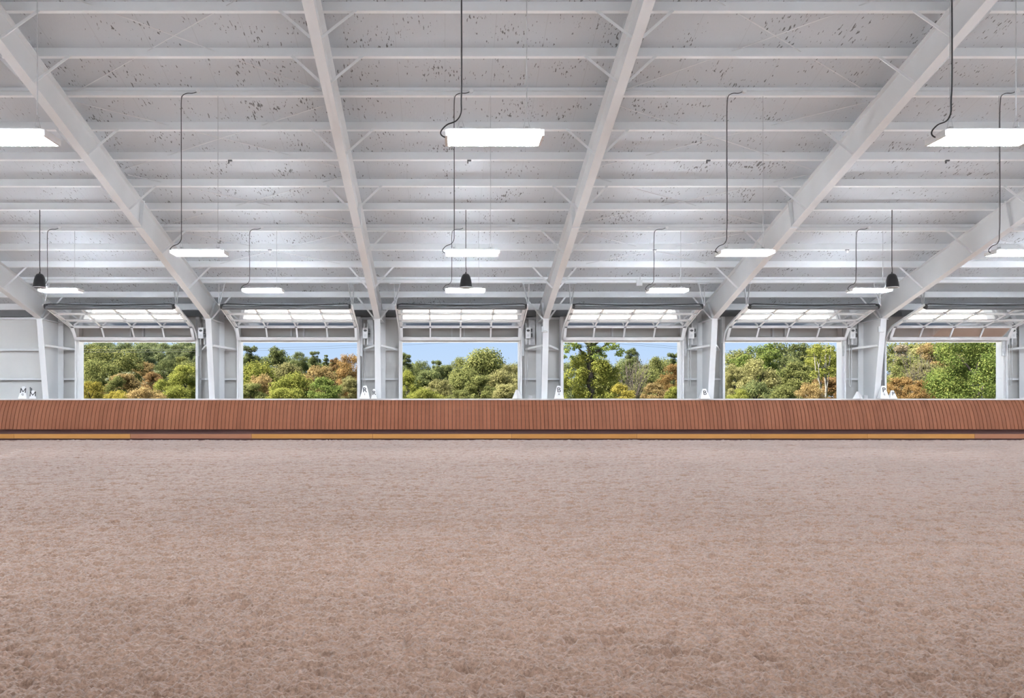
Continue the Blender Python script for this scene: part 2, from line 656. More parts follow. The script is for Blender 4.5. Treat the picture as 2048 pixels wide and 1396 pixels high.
# rod bracing in alternate bays, at mid depth of the purlins
nodes = [-0.9, 2.25, 4.65, 7.05, 9.5]
for bi in (3, 5, 7):
    xa, xb = FRAME_X[bi] + 0.1, FRAME_X[bi + 1] - 0.1
    if bi == 0:
        xa, xb = FRAME_X[0] + .1, FRAME_X[1] - .1
    for i in range(len(nodes) - 1):
        ya, yb = PUR * (nodes[i] + N0) + 0.12, PUR * (nodes[i + 1] + N0) - 0.12
        for (p, q) in ((xa, xb), (xb, xa)):
            b = MB()
            b.tube([(p, ya, zp(ya) + 0.13), (q, yb, zp(yb) + 0.13)], 0.010, 5)
            b.build('brace_rod', M['rod'], ceiling)
# dark clips under one purlin and small pale sensors under another, one in each bay
for bx in BAY_X:
    y = PUR * (4 + N0)
    b = MB()
    b.box(bx - .03, bx + .07, y + .01, y + .06, zp(y) - .035, zp(y) + .004)
    b.box(bx - .03, bx + .0, y + .02, y + .05, zp(y) - .09, zp(y) - .03)
    b.build('purlin_clip', M['dark_tube'], ceiling)

# ---------------------------------------------------------------- steel frames
RB0, RBS = 6.72 + CAM_H, 0.308               # rafter underside at depth 14.54 and its fall


def zb_raf(y):
    yy = y if y >= RIDGE else 2 * RIDGE - y
    return RB0 - RBS * (yy - 14.54)


KNEE_IN, BASE_IN, COL_OUT = 27.06, 27.74, GIRT_Y
FW, FT = 0.21, 0.018


def i_plate(b, pts, w, t, nrm):
    """a flange: strip of width w along pts (y, z), thickness t towards nrm"""
    for (p, q), n in zip(zip(pts[:-1], pts[1:]), nrm):
        a0 = (-w / 2, p[0], p[1])
        n0 = (n[0] * t, n[1] * t)
        b.hexa([(-w / 2, p[0], p[1]), (w / 2, p[0], p[1]), (w / 2, q[0], q[1]), (-w / 2, q[0], q[1]),
                (-w / 2, p[0] + n0[0], p[1] + n0[1]), (w / 2, p[0] + n0[0], p[1] + n0[1]),
                (w / 2, q[0] + n0[0], q[1] + n0[1]), (-w / 2, q[0] + n0[0], q[1] + n0[1])])


def web(b, pts, t=0.012):
    """polygon of (y, z) with thickness along x"""
    n = len(pts)
    s = len(b.v)
    for x in (-t / 2, t / 2):
        b.v += [(x, p[0], p[1]) for p in pts]
    b.f.append(tuple(s + k for k in range(n)))
    b.f.append(tuple(s + n + k for k in range(n))[::-1])
    for k in range(n):
        k2 = (k + 1) % n
        b.f.append((s + k, s + n + k, s + n + k2, s + k2))


def make_frame():
    root = empty('steel_frame', (0, 0, 0))
    zk = zb_raf(KNEE_IN)
    for side in (0, 1):
        def Y(y):
            return y if side == 0 else 2 * RIDGE - y
        sg = 1 if side == 0 else -1
        # rafter
        b = MB()
        yt, yo = RIDGE, COL_OUT
        web(b, [(Y(RIDGE), zb_raf(RIDGE)), (Y(KNEE_IN), zk), (Y(yo), zk), (Y(yo), zp(yo)), (Y(RIDGE), zp(RIDGE))])
        i_plate(b, [(Y(RIDGE), zb_raf(RIDGE)), (Y(KNEE_IN), zk)], FW, FT, [(0, 1)])
        i_plate(b, [(Y(RIDGE), zp(RIDGE) - FT), (Y(yo), zp(yo) - FT)], FW, FT, [(0, 1)])
        raf = b.build('rafter', M['steel'], root)
        # splice plates along the rafter
        for ys in (20.9,):
            c = MB()
            for dy in (-0.014, 0.014):
                c.hexa([(-FW / 2, Y(ys + dy - .01), zb_raf(ys) - .03), (FW / 2, Y(ys + dy - .01), zb_raf(ys) - .03),
                        (FW / 2, Y(ys + dy + .01), zb_raf(ys) - .03), (-FW / 2, Y(ys + dy + .01), zb_raf(ys) - .03),
                        (-FW / 2, Y(ys + dy + .17), zp(ys)), (FW / 2, Y(ys + dy + .17), zp(ys)),
                        (FW / 2, Y(ys + dy + .19), zp(ys)), (-FW / 2, Y(ys + dy + .19), zp(ys))])
            c.build('splice_plate', M['steel'], raf)
        # column
        b = MB()
        web(b, [(Y(BASE_IN), 0), (Y(COL_OUT), 0), (Y(COL_OUT), zk), (Y(KNEE_IN), zk)])
        i_plate(b, [(Y(BASE_IN), 0), (Y(KNEE_IN), zk)], FW, FT, [(sg, 0)])
        colm = b.build('column', M['steel'], root)
        b = MB()
        b.box(-0.2, 0.2, min(Y(COL_OUT), Y(COL_OUT - .02)), max(Y(COL_OUT), Y(COL_OUT - .02)), 0, zp(COL_OUT) - .02)
        b.build('outer_flange', M['steel'], colm)
        b = MB()
        b.box(-0.16, 0.16, min(Y(KNEE_IN - .02), Y(COL_OUT + .02)), max(Y(KNEE_IN - .02), Y(COL_OUT)), zk - 0.025, zk + 0.0)
        b.build('knee_plate', M['steel'], colm)
        b = MB()
        for sx in (-1, 1):
            b.hexa([(sx * .01, Y(KNEE_IN + .04), zk + .02), (sx * .09, Y(KNEE_IN + .04), zk + .02), (sx * .09, Y(KNEE_IN + .07), zk + .02), (sx * .01, Y(KNEE_IN + .07), zk + .02),
                    (sx * .01, Y(KNEE_IN + .60), zp(KNEE_IN + .60) - .03), (sx * .09, Y(KNEE_IN + .60), zp(KNEE_IN + .60) - .03), (sx * .09, Y(KNEE_IN + .63), zp(KNEE_IN + .63) - .03), (sx * .01, Y(KNEE_IN + .63), zp(KNEE_IN + .63) - .03)])
        b.build('knee_stiffener', M['steel'], raf)
        # flange braces down from purlins to the lower flange
        for n in ((0, 1, 3, 5, 7, 9, 11) if side == 0 else (1, 5, 9)):
            y = PUR * (n + N0)
            dep = zp(y) - zb_raf(y)
            yl = y - dep * sa * ca
            if n == 11:
                yl = KNEE_IN + 0.1
            for sx in (-1, 1):
                c = MB()
                p = Vector((sx * FW / 2, Y(yl), zb_raf(yl) + .03))
                q = Vector((sx * 0.74, Y(y), zp(y) + 0.01))
                c.bar(p, q, 0.055, 0.006, (0, 1, 0.0))
                c.bar(p + Vector((0, .025 * sg, 0)), q + Vector((0, .025 * sg, 0)), 0.006, 0.05, (0, 1, 0))
                c.build('flange_brace', M['steel'], raf)
        # braces from the column to the girt
        for sx in (-1, 1):
            c = MB()
            c.bar((sx * .1, Y(27.25), 3.44), (sx * .62, Y(GIRT_Y), 3.37), 0.07, 0.07)
            c.build('girt_brace', M['steel'], colm)
    return root


proto = make_frame()
FR_LABEL = {
    2: 'white steel frame at far left whose rafter leaves the photo edge above the black speaker',
    3: 'white steel frame between the first and second doors from the left',
    4: 'white steel frame just left of the middle door, third column from left',
    5: 'white steel frame just right of the middle door, fourth column from left',
    6: 'white steel frame between the fourth and fifth doors from the left',
    7: 'white steel frame left of the rightmost door, its rafter cut by right edge',
}
used = False
for i, x in enumerate(FRAME_X):
    if i in (0, 1, 9, 10):
        continue
    fr = proto if not used else copy_tree(proto)
    used = True
    fr.location = (x, 0, 0)
    tag(fr, FR_LABEL.get(i, 'white steel frame right of the rightmost door at the photo edge'), 'steel frame', 'white steel roof frames')

# ---------------------------------------------------------------- walls
DOOR_BAYS = [2, 3, 4, 5, 6, 7]
DX = [BAY_X[i] - 0.02 for i in DOOR_BAYS]
OPEN_HW, OPEN_Z = 2.20, 3.65
wall = empty('wall_back', (0, WALL_Y, 0))
tag(wall, 'white metal wall with door openings behind the kick wall', 'wall', kind='structure')
Z_TOP = zp(WALL_Y) + off


def wpart(name, b, mat):
    o = b.build(name, mat, wall)
    o.location = (0, -WALL_Y, 0)
    return o


edges = [XL]
for dx in DX:
    edges += [dx - OPEN_HW, dx + OPEN_HW]
edges += [XR]
for i in range(0, len(edges), 2):
    b = MB()
    b.box(edges[i] + (.05 if i == 0 else .06), edges[i + 1] - .06, WALL_Y, WALL_Y + 0.06, 0, Z_TOP)
    wpart('wall_sheet', b, M['sheet'])
for dx in DX:
    b = MB()
    b.box(dx - OPEN_HW - .055, dx + OPEN_HW + .055, WALL_Y + .002, WALL_Y + 0.062, OPEN_Z + .07, Z_TOP)
    wpart('wall_sheet', b, M['sheet'])
for i in range(0, len(edges), 2):
    for z in (0.9, 2.25, 3.36, 4.55):
        b = MB()
        x0, x1 = edges[i], edges[i + 1]
        b.box(x0, x1, GIRT_Y, GIRT_Y + 0.012, z - 0.04, z + 0.04)
        b.box(x0, x1, GIRT_Y, WALL_Y, z + 0.03, z + 0.042)
        wpart('girt', b, M['steel'])
for dx in DX:
    for s in (-1, 1):
        b = MB()
        xx = dx + s * OPEN_HW
        b.box(min(xx, xx + s * .12), max(xx, xx + s * .12), GIRT_Y - 0.1, WALL_Y + 0.08, 0, 4.6)
        wpart('door_jamb', b, M['alu'])
    b = MB()
    b.box(dx - OPEN_HW, dx + OPEN_HW, GIRT_Y - .02, WALL_Y + 0.08, OPEN_Z, OPEN_Z + 0.14)
    wpart('door_header', b, M['alu'])
    for sx in (-0.35, 0.12):
        b = MB()
        b.box(dx + sx, dx + sx + .06, GIRT_Y + 0.05, WALL_Y, OPEN_Z + .14, Z_TOP - .4)
        wpart('header_stud', b, M['steel'])
# eave shadow painted as a dark grey band over the girts
b = MB()
b.box(XL, XR, GIRT_Y + 0.02, GIRT_Y + 0.05, 4.62, 4.86)
wpart('eave_band', b, M['eave_shade'])
b = MB()
b.box(XL, XR, GIRT_Y + 0.0, GIRT_Y + 0.05, 4.865, 5.10)
wpart('eave_band', b, M['galv'])

b = MB()
b.box(XL, XR, FRONT_Y - 0.06, FRONT_Y, 0, Z_TOP)
wf = b.build('wall_front', M['sheet'])
tag(wf, 'white metal wall on the camera side of the arena', 'wall', kind='structure')
for nm, x0 in (('wall_left', XL - 0.06), ('wall_right', XR)):
    b = MB()
    n0 = len(b.v)
    for x in (x0, x0 + 0.06):
        b.v += [(x, FRONT_Y, 0), (x, WALL_Y, 0), (x, WALL_Y, Z_TOP), (x, RIDGE, zp(RIDGE) + off), (x, FRONT_Y, Z_TOP)]
    b.f += [(0, 1, 2, 3, 4), (9, 8, 7, 6, 5)] + [(k, (k + 1) % 5, 5 + (k + 1) % 5, 5 + k) for k in range(5)]
    o = b.build(nm, M['sheet'])
    tag(o, 'white metal gable wall closing the %s end of the arena' % nm[5:], 'wall', kind='structure')

# ---------------------------------------------------------------- overhead glass doors, rolled up under the roof
PW = 2.25                                    # half width of a door section
P0 = [(28.10, 3.70), (27.80, 4.18)]
SL0, SL1 = (27.80, 4.18), (26.10, 4.70)
MULL = [-1.125, 0.0, 1.125]


def section(b_name, p, q, parent, bottom=False):
    """one glazed door section between (y, z) points p and q"""
    root = None
    P, Q = Vector((0, p[0], p[1])), Vector((0, q[0], q[1]))
    d = (Q - P).normalized()
    nrm = Vector((1, 0, 0)).cross(d)
    b = MB()
    hb = 0.13 if bottom else 0.055
    ht = 0.055
    b.bar((-PW, *(P + d * hb / 2)[1:]), (PW, *(P + d * hb / 2)[1:]), 0.045, hb, d)
    b.bar((-PW, *(Q - d * ht / 2)[1:]), (PW, *(Q - d * ht / 2)[1:]), 0.045, ht, d)
    for s in (-1, 1):
        x = s * (PW - 0.05)
        b.bar((x, *P[1:]), (x, *Q[1:]), 0.10, 0.045, nrm)
    for x in MULL:
        b.bar((x, *P[1:]), (x, *Q[1:]), 0.055, 0.045, nrm)
    sec = b.build('door_section', M['alu'], parent)
    a = P + d * hb
    c = Q - d * ht
    xs = [-PW + 0.1] + MULL + [PW - 0.1]
    for i in range(4):
        g = MB()
        x0, x1 = xs[i] + 0.027, xs[i + 1] - 0.027
        x0 = xs[i] if i == 0 else x0
        x1 = xs[i + 1] if i == 3 else x1
        t = nrm * 0.004
        g.hexa([Vector((x0, a.y, a.z)) - t, Vector((x1, a.y, a.z)) - t, Vector((x1, a.y, a.z)) + t, Vector((x0, a.y, a.z)) + t,
                Vector((x0, c.y, c.z)) - t, Vector((x1, c.y, c.z)) - t, Vector((x1, c.y, c.z)) + t, Vector((x0, c.y, c.z)) + t])
        g.build('pane', M['glass'], sec)
    return sec


def make_door():
    root = empty('door_1', (0, 0, 0))
    section('s', P0[0], P0[1], root, True)
    A, B = Vector(SL0), Vector(SL1)
    for i in range(3):
        p, q = A.lerp(B, i / 3 + 0.008), A.lerp(B, (i + 1) / 3 - 0.008)
        section('s', p, q, root)
    # hinges
    for i in range(3):
        p = A.lerp(B, i / 3)
        for x in [-PW + .06] + MULL + [PW - .06]:
            b = MB()
            b.bar((x - .04, p[0] - .02, p[1] - .035), (x + .04, p[0] - .02, p[1] - .035), 0.09, 0.025)
            b.build('hinge', M['dark_tube'] if i == 0 else M['galv'], root)
    # hinge line bar (strut) on the lowest joint
    b = MB()
    b.bar((-PW, SL0[0] - .035, SL0[1] + .012), (PW, SL0[0] - .035, SL0[1] + .012), 0.02, 0.055)
    b.build('strut', M['galv'], root)
    for s in (-1, 1):
        x = s * (PW + 0.04)
        # vertical track and sloping track
        b = MB()
        b.bar((x, 28.24, 0.0), (x, 28.24, 3.55), 0.05, 0.06, (0, 1, 0))
        pts = [(x, 28.24, 3.55), (x, 28.2, 3.75), (x, 28.05, 3.98), (x, SL0[0], SL0[1] + 0.0)]
        for p, q in zip(pts[:-1], pts[1:]):
            b.bar(p, q, 0.05, 0.06, (0, 1, 0.2))
        b.bar((x, SL0[0], SL0[1]), (x, 25.93, SL1[1] + 0.052), 0.045, 0.07)
        tr = b.build('track', M['alu'], root)
        # jamb angle
        b = MB()
        b.bar((x + s * .03, 28.28, 0), (x + s * .03, 28.28, 3.6), 0.014, 0.09, (0, 1, 0))
        b.build('track_angle', M['galv'], tr)
        # hanger: cross bar on the purlin and two legs to the track end
        yh = PUR * (10 + N0)
        zh = zp(yh)
        b = MB()
        xh = x + s * 0.02
        b.bar((xh - .20, yh - .04, zh - .03), (xh + .20, yh - .04, zh - .03), 0.05, 0.045)
        b.bar((xh - s * .16, yh, zh - .02), (x, 26.0, SL1[1] + .08), 0.032, 0.032)
        b.bar((xh + s * .04, yh, zh - .02), (x + s * .03, 26.0, SL1[1] + .08), 0.032, 0.032)
        b.build('hanger', M['galv'], tr)
        b = MB()
        b.lathe([(0.001, -.03), (.09, -.03), (.09, .03), (.001, .03)], 14)
        o = b.build('cable_drum', M['black'], root, loc=(s * (PW - 0.03), 25.98, 4.70))
        o.rotation_euler = (0, R(90), 0)
    # spring tube over the track ends
    b = MB()
    b.tube([(-PW + .05, 25.98, 4.66), (PW - .05, 25.98, 4.66)], 0.075, 12)
    b.build('spring_tube', M['dark_tube'], root, smooth=False)
    b = MB()
    pts = [(-PW + .05, 25.96, 4.765)]
    for k in range(13):
        t = k / 12
        pts.append((-PW + .15 + t * (2 * PW - .3), 25.96, 4.78 - 0.03 * math.sin(math.pi * t)))
    pts.append((PW - .05, 25.96, 4.765))
    b.tube(pts, 0.02, 5)
    b.build('hose', M['black'], root)
    return root


DNAME = ['leftmost', 'second from the left', 'third from the left, showing sky over a treeline',
         'fourth from the left, framing the ivy-covered trunk', 'fifth from the left', 'rightmost']
dproto = make_door()
for i, dx in enumerate(DX):
    d = dproto if i == 0 else copy_tree(dproto)
    d.name = 'door_%d' % (i + 1)
    d.location = (dx, 0, 0)
    tag(d, 'open overhead glass sectional door, %s' % DNAME[i], 'door', 'overhead glass doors', 'structure')

# ---------------------------------------------------------------- door operators with struts and hanging chains
def make_operator():
    root = empty('door_operator', (0, 0, 0))
    b = MB()
    b.box(-.095, .095, -.12, 0.02, 0, .40)
    body = b.build('housing', M['alu'], root)
    b = MB()
    n = 16
    b.v += [(0.062 * math.cos(2 * math.pi * k / n), -.124, .29 + .042 * math.sin(2 * math.pi * k / n)) for k in range(n)]
    b.v += [(p[0], -.118, p[2]) for p in b.v[:n]]
    b.f.append(tuple(range(n))[::-1])
    b.f += [(k, (k + 1) % n, n + (k + 1) % n, n + k) for k in range(n)]
    b.build('badge', M['dark_tube'], body)
    b = MB()
    for z in (.07, .10, .13):
        b.box(-.04, .04, -.124, -.118, z, z + .012)
    b.build('vent', M['galv'], body)
    b = MB()
    b.tube([(.10, -.05, .12), (.17, -.05, .12)], .075, 12)
    b.tube([(.10, -.05, .31), (.16, -.05, .31)], .06, 12)
    b.build('motor', M['dark_tube'], root)
    for x in (-.06, .075):
        b = MB()
        b.bar((x, .06, -.22), (x, .06, .58), .045, .03, (0, 1, 0))
        b.build('mounting_strut', M['alu'], root)
    b = MB()
    b.box(-.26, -.13, .1, .16, -.65, .75)
    b.build('guard_channel', M['galv'], root)
    b = MB()
    b.box(.03, .28, .11, .13, -.24, .72)
    b.build('back_plate', M['galv'], root)
    b = MB()
    loop = [(-.11, -.06, 0)] + [(-.11, -.06, -.3 * k) for k in range(1, 6)] + [(-.10, -.06, -1.75), (-.06, -.06, -1.80), (-.03, -.06, -1.72)] + [(-.02, -.06, -.3 * k) for k in range(5, -1, -1)]
    b.tube(loop, .008, 5)
    b.build('chain', M['galv'], root)
    return root


OPX = [-9.13, -2.98, 3.11, 9.22, 15.25, 21.26]
ONAME = ['between the first and second doors', 'above the R markers',
         'just right of the middle door', 'between the fourth and fifth doors',
         'between the fifth door and the rightmost door', 'at the far right photo edge']
op = make_operator()
for i, x in enumerate(OPX):
    o = op if i == 0 else copy_tree(op)
    o.location = (x, 28.15, 3.76)
    tag(o, 'white door operator box with hanging chain ' + ONAME[i], 'door operator', 'door operators')

# ---------------------------------------------------------------- kick wall
KB, KT = 26.95, 27.34                        # depth of slats at foot and head
KZ0, KZ1 = 0.40, 1.455
kick = empty('kick_wall', (0, 27.0, 0))
tag(kick, 'long red-brown slatted kick wall leaning outward along the sand', 'kick wall')


def kpart(name, b, mat, parent=None):
    o = b.build(name, mat, parent or kick)
    if parent is None:
        o.location = (0, -27.0, 0)
    return o


def kprof(t):                                # depth along the height, curving outward near the head
    return KB + (KT - KB) * (0.55 * t + 0.45 * t ** 3.0)


SW, SG = 0.1385, 0.016
sl = MB()
NS = 7
ring = []
for k in range(NS):
    t = k / (NS - 1)
    y, z = kprof(t) - 27.0, KZ0 + (KZ1 - KZ0) * t
    b0 = len(sl.v)
    sl.v += [(0, y, z), (SW - SG, y, z), (SW - SG, y + 0.028, z), (0, y + 0.028, z)]
    if k:
        p = b0 - 4
        for j in range(4):
            j2 = (j + 1) % 4
            sl.f.append((p + j, p + j2, b0 + j2, b0 + j))
sl.f.append((0, 3, 2, 1))
sl.f.append(tuple(len(sl.v) - 4 + j for j in range(4)))
slm = sl.mesh('slat', M['slat'])
SX0 = -17.6
NSL = 296
for i in range(NSL):
    link('slat', slm, kick, (SX0 + i * SW, random.Random(i).uniform(-.002, .002), 0))
# the rest of the run, beyond the photo
for x0, x1 in ((XL + 0.4, SX0), (SX0 + NSL * SW, XR - 0.4)):
    b = MB()
    x = x0
    while x < x1 - 0.05:
        s = len(b.v)
        b.v += [(v[0] + x, v[1], v[2]) for v in sl.v]
        b.f += [tuple(s + k for k in f) for f in sl.f]
        x += SW
    o = b.build('slat_run', M['slat'], kick)
    o['kind'] = 'stuff'
b = MB()
for k in range(NS - 1):
    t0, t1 = k / (NS - 1), (k + 1) / (NS - 1)
    b.hexa([(XL + .4, kprof(t0) + .03, KZ0 + (KZ1 - KZ0) * t0), (XR - .4, kprof(t0) + .03, KZ0 + (KZ1 - KZ0) * t0),
            (XR - .4, kprof(t0) + .05, KZ0 + (KZ1 - KZ0) * t0), (XL + .4, kprof(t0) + .05, KZ0 + (KZ1 - KZ0) * t0),
            (XL + .4, kprof(t1) + .03, KZ0 + (KZ1 - KZ0) * t1), (XR - .4, kprof(t1) + .03, KZ0 + (KZ1 - KZ0) * t1),
            (XR - .4, kprof(t1) + .05, KZ0 + (KZ1 - KZ0) * t1), (XL + .4, kprof(t1) + .05, KZ0 + (KZ1 - KZ0) * t1)])
kpart('backing', b, M['groove_shade'])
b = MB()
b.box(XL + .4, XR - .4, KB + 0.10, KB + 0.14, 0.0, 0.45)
kpart('recess_board', b, M['recess_shade'])
b = MB()
b.box(XL + .4, XR - .4, KT - 0.03, KT + 0.20, 1.458, 1.505)
kpart('cap_board', b, M['cap'])
JO = [(-20.2, 1), (-15.5, 1), (-11.32, 0), (-6.96, 1), (-2.6, 1), (2.4, 1), (6.9, 1), (11.0, 1), (15.2, 1), (19.05, 0), (23.2, 0)]
for (x0, kind), (x1, _) in zip(JO[:-1], JO[1:]):
    b = MB()
    b.box(0.006, x1 - x0 - 0.006, 0, 0.04, 0.075, 0.235)
    o = b.build('foot_board', M['base_new'] if kind else M['base_old'], kick)
    o.location = (x0, KB + 0.02 - 27.0, 0)
b = MB()
b.box(XL + .4, XR - .4, KB + 0.05, KB + 0.08, -0.05, 0.08)
kpart('foot_gap_strip', b, M['recess_shade'])  # dark strip filling the gap under the foot boards

# ---------------------------------------------------------------- letter markers on the cap board
def text_mesh(ch, size):
    if ch == 'M':                            # two stems and a V
        h, w, t = size * .70, size * .34, size * .115
        b = MB()
        for sx in (-1, 1):
            b.box(sx * w - t / 2, sx * w + t / 2, -h / 2, h / 2, -.003, .003)
            x0, x1 = sx * w, 0.0
            b.hexa([(x0 - t * .5, h / 2, -.003), (x0 + t * .5, h / 2, -.003), (x1 + t * .5, -h * .32, -.003), (x1 - t * .5, -h * .32, -.003),
                    (x0 - t * .5, h / 2, .0034), (x0 + t * .5, h / 2, .0034), (x1 + t * .5, -h * .32, .0034), (x1 - t * .5, -h * .32, .0034)])
        return b.mesh('letter', M['letter'])
    cu = bpy.data.curves.new('letter', 'FONT')
    cu.body = ch
    cu.size = size
    cu.extrude = 0.003
    cu.offset = size * 0.007
    cu.align_x = 'CENTER'
    cu.align_y = 'CENTER'
    ob = bpy.data.objects.new('tmp', cu)
    COL.objects.link(ob)
    dg = bpy.context.evaluated_depsgraph_get()
    me = bpy.data.meshes.new_from_object(ob.evaluated_get(dg))
    bpy.data.objects.remove(ob)
    me.materials.clear()
    me.materials.append(M['letter'])
    return me


def marker(x, y, z, w, h, ch, sub, rz, label, size=0.25):
    root = empty('letter_marker', (x, y, z))
    root.rotation_euler = (0, 0, rz)
    b = MB()
    t = 0.34
    hw, tw = w / 2, w * t / 2
    d, td = w * .36, w * .06
    b.hexa([(-hw, -d, 0), (hw, -d, 0), (hw, d, 0), (-hw, d, 0), (-tw, -td, h), (tw, -td, h), (tw, td, h), (-tw, td, h)])
    b.build('body', M['marker'], root)
    tilt = math.atan2(d - td, h)
    def put(c, zz, s):
        o = link('letter', text_mesh(c, s), root)
        yy = -d + (d - td) * zz / h - 0.006
        o.location = (0, yy, zz)
        o.rotation_euler = (R(90) - tilt, 0, 0)
    if ch:
        put(ch, h * 0.66 if sub else h * .58, size)
    if sub:
        put(sub, h * 0.34, size * 0.42)
    tag(root, label, 'marker', 'white arena letter markers')
    return root


def mx(px, y):
    return (px - VPX) / F_PX * y


MY = 27.35
marker(mx(48, MY), MY, 1.505, .32, .45, 'M', 'G', 0.0, 'white upright marker lettered M over G at the far left')
marker(mx(67, MY), MY - .02, 1.505, .24, .30, 'M', None, 0.25, 'small white marker lettered M beside the M over G marker')
marker(mx(730, MY), MY, 1.505, .36, .47, 'R', 'I', 0.0, 'white upright marker lettered R over I')
marker(mx(748.5, MY), MY - .02, 1.505, .22, .35, 'R', None, 0.0, 'small white marker lettered R beside the third steel column', .22)
marker(mx(1117.5, MY), MY, 1.505, .36, .47, 'B', 'X', -0.05, 'white upright marker lettered B over X right of the fourth column')
marker(mx(1408, MY), MY - .02, 1.505, .36, .36, 'B', None, 0.0, 'single white marker lettered B left of the fifth column', .23)
marker(mx(1766, MY), MY, 1.505, .34, .47, 'P', 'L', 0.0, 'white upright marker lettered P over L near the right')
marker(mx(1784, MY), MY - .02, 1.505, .26, .30, 'P', None, 0.0, 'small white marker lettered P under the rightmost door opening', .2)
marker(mx(1034, MY), MY + .02, 1.505, .30, .33, None, None, 0.9, 'blank white marker standing edge-on left of the fourth column')
marker(mx(1716, MY), MY + .02, 1.505, .34, .26, None, None, 0.8, 'blank low white marker left of the sixth column')
# strapped dark bundle next to the M marker
root = empty('strap_bundle', (mx(59.5, MY), MY + 0.1, 1.505))
for k in range(2):
    b = MB()
    b.bar((-.01 + .04 * k, 0, 0.0), (-.05 + .05 * k, .02, .42 - .03 * k), 0.025, 0.02)
    b.build('strap', M['dark_tube'], root)
tag(root, 'dark straps leaning between the two M markers', 'straps')
b = MB()
b.box(-.07, .07, -.05, .05, 0, .12)
b.box(-.05, .05, -.06, -.05, .02, .10)
for k, (px, lab) in enumerate(((1061, 'small grey outlet box on the cap board left of the fourth column'), (1731, 'small grey outlet box on the cap board at the sixth column foot'))):
    o = b.build('outlet_box', M['galv'], None, loc=(mx(px, MY), MY + .02, 1.505))
    tag(o, lab, 'outlet box', 'grey outlet boxes')

# ---------------------------------------------------------------- LED fixtures
LZ = 4.735
FLW, FLD = 1.20, 0.40


def make_fixture(ztop, outer=''):
    root = empty('led_fixture', (0, 0, 0))
    b = MB()                                # tray, wider at the bottom
    b.hexa([(-.52, -.13, .085), (.52, -.13, .085), (.52, .13, .085), (-.52, .13, .085),
            (-.50, -.11, .12), (.50, -.11, .12), (.50, .11, .12), (-.50, .11, .12)])
    b.hexa([(-.58, -.20, .03), (.58, -.20, .03), (.58, .20, .03), (-.58, .20, .03),
            (-.56, -.18, .085), (.56, -.18, .085), (.56, .18, .085), (-.56, .18, .085)])
    b.build('housing', M['housing'], root)
    for s in (-1, 1):
        b = MB()
        b.box(min(s * .575, s * .605), max(s * .575, s * .605), -.195, .195, -.005, .075)
        b.build('end_cap', M['housing'], root)
        b = MB()
        b.box(s * .41 - .02, s * .41 + .02, -.025, .025, .10, .17)
        b.build('hook', M['galv'], root)
        b = MB()
        b.tube([(s * .41 - .05, 0, .12), (s * .41, 0, .32), (s * .41 + .05, 0, .12)], .004, 4)
        b.tube([(s * .41, 0, .32), (s * .41, 0, ztop)], .0065, 5)
        b.build('chain', M['galv'], root)
    for s in (-1, 1):                       # lens wraps up the two long sides; glow added to brighten the ceiling
        b = MB()
        b.box(-.565, .565, min(s * .196, s * .202), max(s * .196, s * .202), 0.0, .055)
        b.build('side_lens', M['led_side' + outer], root)
    for k in range(6):
        y = -.155 + .062 * k
        b = MB()
        w = .020
        b.hexa([(-.565, y - w, -.0), (.565, y - w, -.0), (.565, y + w, -.0), (-.565, y + w, -.0),
                (-.565, y - w, .03), (.565, y - w, .03), (.565, y + w, .03), (-.565, y + w, .03)])
        b.build('led_strip', M['led' + outer], root)
    return root


def cord_path(ztop, yj, xj):
    """from the junction on the purlin down the left chain to the fixture end"""
    pts = [(xj, yj, ztop + .10), (xj - .05, yj - .02, ztop + .07), (xj - .12, yj - .03, ztop + .05), (xj - .22, yj - .03, ztop + .05), (xj - .32, yj - .03, ztop + .00),
           (-.40, -.03, ztop - .14), (-.405, -.02, ztop - .6), (-.40, -.02, .9), (-.405, -.01, .5), (-.41, -.01, .34),
           (-.47, -.02, .24), (-.58, -.03, .19), (-.65, -.03, .12), (-.66, -.03, .07), (-.62, -.02, .04), (-.58, 0, .045)]
    # Catmull-Rom smoothing
    P = [Vector(p) for p in pts]
    out = []
    for i in range(len(P) - 1):
        p0, p1, p2, p3 = P[max(i - 1, 0)], P[i], P[i + 1], P[min(i + 2, len(P) - 1)]
        for k in range(5):
            t = k / 5
            out.append(0.5 * ((2 * p1) + (p2 - p0) * t + (2 * p0 - 5 * p1 + 4 * p2 - p3) * t * t + (-p0 + 3 * p1 - 3 * p2 + p3) * t ** 3))
    out.append(P[-1])
    return out


